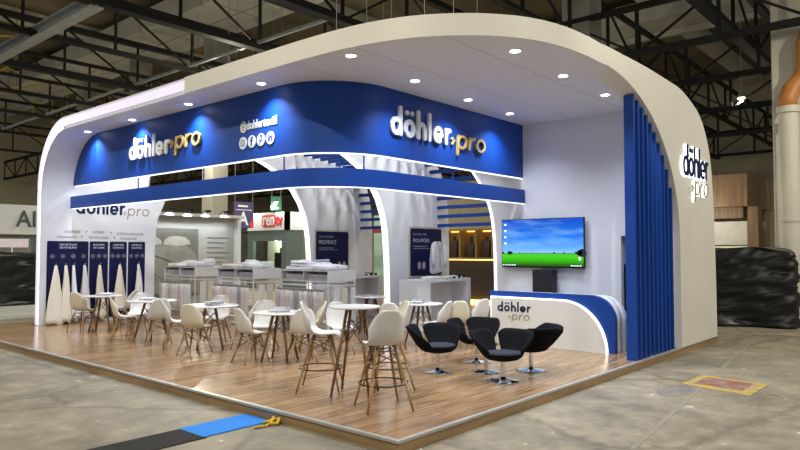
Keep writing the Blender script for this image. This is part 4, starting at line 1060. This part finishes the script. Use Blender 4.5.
# ren tv stand
rv = wall_thing('exhibition_kiosk', (15.5, 21.3, 0), 'neighbouring grey kiosk with white sign and red ren tv lettering', 'exhibition stand')
b = bm_new(); prism(b, [(19.93,2.78),(22.95,2.78),(22.5,3.62),(19.93,3.62)], 'x', 14.98, 15.2); box(b, 14.98, 17.4, 19.93, 20.1, 2.78, 3.62); O('sign_fascia', b, SIGNW, rv)
b = bm_new(); box(b, 15.03, 15.2, 19.98, 20.35, 0, 2.78); box(b, 15.03, 15.2, 22.5, 22.95, 0, 2.78); box(b, 15.03, 15.2, 20.35, 22.5, 2.28, 2.78); box(b, 15.2, 16.0, 19.98, 20.12, 0, 2.78); O('grey_surround', b, GRNG, rv)
b = bm_new(); box(b, 16.0, 17.4, 19.98, 20.12, 0, 2.78); O('side_panel', b, M('side_graphic_beige', (.20,.17,.13), .6, var=.1), rv)
b = bm_new()
rr_ = random.Random(2)
for j in range(16):
    cx, cz = 16.55+rr_.uniform(-.25,.25), 1.9+rr_.uniform(-.35,.35); prism(b, arc(cx, cz, rr_.uniform(.06,.14), 0, 360, 8, ry=rr_.uniform(.08,.16))[:-1], 'y', 19.96-.0007*j, 19.972)
O('plant_graphic', b, M('dark_leaf_print', (.03,.035,.03), .6), rv)
b = bm_new(); box(b, 15.9, 16.0, 20.35, 22.5, .2, 2.28); O('back_panel', b, M('pale_green_lit', (.50,.56,.42), .6, var=.1), rv)
b = fit('ren', .84, .03, .02, 0, .40); place_x(b, 14.95, 21.64, 3.02); O('red_lettering', b, SIGNW, rv)
b = bm_new(); prism(b, rrect(20.70, 21.74, 2.93, 3.50, .14), 'x', 14.955, 14.978); O('red_plate', b, RED, rv)
b = fit('tv', .48, .03, .03, 0, .48); place_x(b, 14.95, 20.68, 3.0); O('tv_lettering', b, RED, rv)
b = bm_new(); box(b, 15.5, 15.7, 20.8, 21.45, .9, 1.72); rod(b, (15.6,21.1,1.72), (15.6,21.1,1.95), .04, n=8); O('dark_display', b, BLKM, rv)
for (x, y, z, en, cl, rx) in ((14.7, 22.3, 3.8, 30, (1,1,.95), 0), (14.7, 20.5, 3.8, 30, (1,1,.95), 0), (15.55, 21.4, 2.2, 25, (.9,1,.8), 0), (15.9, 19.6, 3.8, 30, (1,1,.95), 0)):
    ld = bpy.data.lights.new('kiosk_beam', 'POINT'); ld.energy = en; ld.shadow_soft_size = .08; ld.color = cl
    lo = bpy.data.objects.new('kiosk_beam', ld); COL.objects.link(lo); lo.parent = rv; lo.location = Vector((x,y,z)) - rv.location
    b = bm_new(); lathe(b, [(0,-.02),(.05,0),(.05,.08),(0,.09)], 10, (x,y)); bmesh.ops.translate(b, verts=b.verts[:], vec=(0,0,z+.09)); O('kiosk_lamp', b, LAMP, rv)
# green-lit stand seen between the fins
gs = wall_thing('green_stand', (16, 13, 0), 'green-lit stand with a dark screen seen between the fin walls', 'exhibition stand')
b = bm_new(); box(b, 17.2, 17.4, 11.0, 16.5, 0, 3.4); O('back_wall', b, M('pale_green_wall', (.28,.42,.33), .6, var=.08), gs)
b = bm_new(); box(b, 15.6, 15.8, 11.0, 16.5, 2.55, 2.85); O('red_header', b, M('dark_red_header', (.22,.03,.04), .5), gs)
b = bm_new(); box(b, 17.0, 17.1, 13.2, 15.2, 1.2, 2.2); O('dark_screen', b, BLKM, gs)
ld = bpy.data.lights.new('stand_point_light', 'POINT'); ld.energy = 70; ld.shadow_soft_size = .1; ld.color = (.8,1,.9)
lo = bpy.data.objects.new('stand_point_light', ld); COL.objects.link(lo); lo.parent = gs; lo.location = (.3, .6, 2.7)
# shelf stand with warm cubbies
sh = wall_thing('warm_lit_shelf_stand', (14.3, 8.6, 0), 'wooden wall with four warm-lit cubbies above dark boards', 'exhibition stand')
WD = M('honey_wood', (.42,.27,.09), .5, var=.15, scale=4)
b = bm_new(); box(b, 14.45, 14.5, 6.6, 12.2, 1.55, 2.55)
for y in (12.15, 11.45, 10.75, 10.1, 9.42, 8.75, 8.1, 7.4, 6.65): box(b, 14.0, 14.45, y, y+.05, 1.55, 2.5)
box(b, 13.98, 14.5, 6.6, 12.2, 2.5, 2.56); box(b, 13.98, 14.5, 6.6, 12.2, 1.52, 1.58); O('cubby_shelf', b, WD, sh)
b = bm_new(); box(b, 14.42, 14.44, 6.7, 12.1, 2.47, 2.49); box(b, 14.0, 14.06, 6.6, 12.2, 1.49, 1.515); O('warm_led', b, WARM, sh)
b = bm_new(); box(b, 14.05, 14.3, 6.6, 12.2, .18, 1.5); O('dark_counter', b, mat_wall_seams('dark_brown_boards', (.055,.040,.026), .4, (30,.11), ('Y','Z'), .012), sh)
b = bm_new(); box(b, 13.9, 13.95, 6.6, 12.2, 0, .16); O('floor_glow_strip', b, WARM, sh)
b = bm_new(); box(b, 14.1, 14.6, 6.0, 13, 2.56, 4.2); O('upper_board', b, M('pale_upper_board', (.42,.38,.25), .6, var=.1), sh)
for j, y in enumerate((8.95, 9.65, 10.35, 8.3)):
    b = bm_new(); rbox(b, 14.12, 14.35, y, y+.28, 1.585, 2.05+.1*(j%2), .03); rod(b, (14.2,y+.14,2.0), (14.2,y+.14,2.3), .05, n=8)
    tag(O('display_jar', b, M('dark_jar', (.06,.04,.03), .3), auto=40), 'dark display jar inside a warm-lit cubby, %s' % ['in the cubby nearest the glowing wall edge','in the middle cubby','in the cubby nearest the fin wall','half hidden behind the glowing wall edge'][j], 'jar', 'jars in the warm cubbies')
# wood stand at the right
ws = wall_thing('wooden_stand', (18.5, 2.5, 0), 'wood-clad stand with a blank white sign behind the black tarp', 'exhibition stand')
b = bm_new(); box(b, 18, 21.5, 1.36, 8, 3.2, 4.22); O('upper_box', b, WOODV, ws)
b = bm_new(); box(b, 18.5, 21, 1.6, 8, 2.85, 3.2); box(b, 18.4, 18.9, 1.15, 1.45, 0, 3.2); box(b, 20.7, 21.2, 1.4, 1.8, 0, 3.2); O('wood_frame', b, WOODV, ws)
b = bm_new(); box(b, 18.55, 18.7, 1.5, 7, 2.0, 2.75); O('white_sign', b, M('cream_sign', (.80,.78,.68), .5, emit=.0), ws, label='blank cream sign board')
b = bm_new(); box(b, 18.6, 18.7, 1.5, 7, 1.6, 1.95); O('window_strip', b, M('yellow_green_strip', (.55,.55,.30), .5, emit=.6), ws)
ld = bpy.data.lights.new('stand_point_light', 'POINT'); ld.energy = 60; ld.shadow_soft_size = .1; ld.color = (1,.93,.8)  # added point light that brightens the sign and wood cladding
lo = bpy.data.objects.new('stand_point_light', ld); COL.objects.link(lo); lo.parent = ws; lo.location = (-1.6, .2, 2.9)
# black tarp-wrapped pallets
def tarp(cx, cy, rot, L, W, H, label, seed):
    rs = random.Random(seed); b = bm_new(); n1, n2, nz = 40, 8, 12
    import mathutils.noise as mn
    def cov(u, v, base):
        return base
    box(b, -L/2, L/2, -W/2, W/2, 0, H)
    bmesh.ops.subdivide_edges(b, edges=b.edges[:], cuts=47, use_grid_fill=True)
    for v in b.verts:                                     # round the wrapped corners
        c = Vector((max(-L/2+.15, min(L/2-.15, v.co.x)), max(-W/2+.15, min(W/2-.15, v.co.y)), min(H-.15, v.co.z)))
        d = v.co - c
        if d.length > .15: v.co = c + d.normalized()*.15
    for v in b.verts:
        p = v.co.copy(); q = Vector((p.x*.8+seed, p.y*.8, p.z*.8))
        d = mn.noise(q*1.2)*.16 + mn.noise(Vector((p.x*1.3+p.z*2.4+seed, p.y*2, p.z*3.5-p.x*1.4)))*.09 - abs(mn.noise(Vector((p.x*1.6+p.z*2.5+seed, p.y*3, p.z*7.5-p.x*3))))*.09 - abs(mn.noise(Vector((p.x*3+seed, p.y*3, p.z*14-p.x*8))))*.035
        nn = Vector((0, p.y/(W/2), 0)) if abs(p.y) > W/2*.8 else (Vector((p.x/(L/2),0,0)) if abs(p.x) > L/2*.95 else Vector((0,0,0)))
        v.co += nn*d
        if p.z > H*.9: v.co.z += mn.noise(q*1.4)*.14
        if p.z < .1: v.co.z = max(0, v.co.z); v.co += nn*.06
    o = O('tarp_wrapped_pallet', b, PLASTIC, origin=(0,0,0), smooth=True); o.location = (cx,cy,0); o.rotation_euler = (0,0,rot)
    tag(o, label, 'tarp'); return o
tarp(13.02, 1.25, math.radians(-77.5), 4.0, 1.0, 1.84, 'large heap wrapped in shiny black plastic, right of the booth', 3)
tarp(2.4, 20.6, 0, 4.6, 1.4, 1.75, 'heap wrapped in black plastic left of the booth', 8)
# AI sign + counter at far left
ai = wall_thing('white_sign_stand', (4, 28, 0), 'far white stand with dark letters AI at the left edge', 'exhibition stand')
b = bm_new(); box(b, -6, 7.25, 28, 28.3, 2.55, 3.85); O('sign_board', b, SIGNW, ai)
b = fit('AIE', 1.3, .05, .0, .0, .72); place_y(b, 6.35, 27.95, 2.88); O('sign_lettering', b, M('charcoal_letters', (.06,.08,.09), .5), ai)
b = bm_new(); box(b, -6, 7.2, 28.6, 28.9, 0, 2.4); O('back_panel', b, M('dim_grey_green', (.20,.22,.19), .6, var=.2), ai)
b = bm_new(); box(b, 4.9, 6.0, 25.5, 25.6, 1.95, 2.3); rod(b, (5.4,25.55,0), (5.4,25.55,2.0), .03, n=8)
tag(O('small_sign', b, M('pink_white_sign', (.72,.62,.70), .5, emit=.25)), 'small pinkish white sign on a post above the left plastic heap', 'sign')
b = bm_new(); box(b, -8, 4.4, 15.2, 19.7, 0, .02); tag(O('exhibition_carpet', b, M('pale_carpet', (.50,.51,.47), .95, var=.06, scale=8)), 'pale grey carpet in the aisle left of the booth', 'carpet')
# far hall lights strip stands
for k, (x, y, w_, h_, c_) in enumerate(((20, 40, 9, 4.0, (.30,.32,.28)), (31, 34, 7, 3.6, (.36,.30,.2)), (34, 20, 6, 3.8, (.33,.33,.3)), (36, 8, 6, 3.4, (.25,.27,.3)), (6, 46, 9, 3.6, (.3,.33,.3)))):
    b = bm_new(); box(b, x, x+w_, y, y+.4, 0, h_); box(b, x, x+.4, y-3, y, 0, h_); box(b, x-.2, x+w_, y-.6, y+.4, h_-.7, h_)
    tag(O('distant_stand', b, M('distant_stand_%d' % k, c_, .6, var=.2, scale=.8)), ['distant grey green stand behind the kiosk','distant brown stand behind the fin walls','distant pale stand behind the television wall','distant stand behind the wood-clad stand','distant stand at the far left end'][k], 'exhibition stand', 'distant stands')

# ================================================================ FLOOR MARKS
b = bm_new(); box(b, -.84, -.03, 1.76, 2.21, 0, .012)
tag(O('floor_mat', b, M('bright_blue_carpet', (.02,.22,.72), .9, var=.06, scale=10)), 'bright blue carpet strip on the concrete beside the platform', 'mat')
b = bm_new(); box(b, -3.4, -.82, 1.74, 2.20, 0, .010)
tag(O('floor_mat', b, M('black_carpet', (.018,.018,.018), .95, var=.15, scale=20)), 'black carpet strip beside the blue one', 'mat')
b = bm_new(); tube(b, [(-.16,1.72,.02),(-.10,1.66,.04),(-.04,1.70,.03),(-.03,1.62,.05),(-.10,1.58,.02),(-.15,1.62,.03),(-.06,1.68,.06)], .018, 8)
tube(b, [(-.10,1.66,.03),(-.2,1.62,.012),(-.32,1.66,.012)], .012, 6)
tag(O('cable_bundle', b, M('yellow_tape', (.62,.40,.02), .6), smooth=True), 'small tangle of yellow cable at the platform edge', 'cable')
mk = thing('floor_marking', (5.2, -1.3, 0), 'red painted rectangle with a yellow border on the concrete', 'floor marking')
def worn(name, col):
    m, nt, bs = _nodes(name); N = nt.nodes.new; L = nt.links.new; tc = N('ShaderNodeTexCoord'); no = N('ShaderNodeTexNoise'); no.inputs['Scale'].default_value = 5; no.inputs['Detail'].default_value = 8; no.inputs['Roughness'].default_value = .75
    L(tc.outputs['Object'], no.inputs['Vector']); cr = N('ShaderNodeValToRGB'); e = cr.color_ramp.elements; e[0].position = .40; e[0].color = (.27,.25,.20,1); e[1].position = .54; e[1].color = (*col,1)
    L(no.outputs['Fac'], cr.inputs[0]); L(cr.outputs[0], bs.inputs['Base Color']); bs.inputs['Roughness'].default_value = .6; return m
b = bm_new(); prism(b, [(4.86,-.84),(5.72,-.88),(5.56,-1.76),(4.64,-1.74)], 'z', .001, .004); O('yellow_border', b, worn('worn_yellow_paint', (.55,.38,.04)), mk)
b = bm_new(); prism(b, [(4.99,-.97),(5.56,-.98),(5.48,-1.60),(4.90,-1.60)], 'z', .004, .006); O('red_field', b, worn('worn_red_paint', (.27,.085,.07)), mk)
b = bm_new(); prism(b, arc(4.35, -.95, .42, 0, 360, 16, ry=.2)[:-1], 'z', .001, .003); tag(O('floor_stain', b, worn('purple_stain_paint', (.205,.18,.18))), 'faint purple paint stain beside the red rectangle', 'stain')
b = bm_new(); prism(b, [(3.0,-2.6),(3.14,-2.5),(3.2,-2.62),(3.28,-2.7),(3.14,-2.82),(3.02,-2.74)], 'z', .001, .003); tag(O('paint_splash', b, M('white_paint_splash', (.62,.60,.54), .6)), 'white paint splash on the concrete at lower right', 'stain')
for k, (x0, y0, x1, y1, w_) in enumerate(((9.8,-.55,1.5,-1.5,.05), (30,-2.0,6,-5.2,.04))):
    b = bm_new(); bar(b, (x0,y0,.002), (x1,y1,.002), w_, .002); tag(O('floor_line', b, worn('faded_line_%d'%k, (.29,.26,.19))), ['faded ochre line on the concrete along the booth','faded ochre line crossing the concrete at far right'][k], 'floor line')
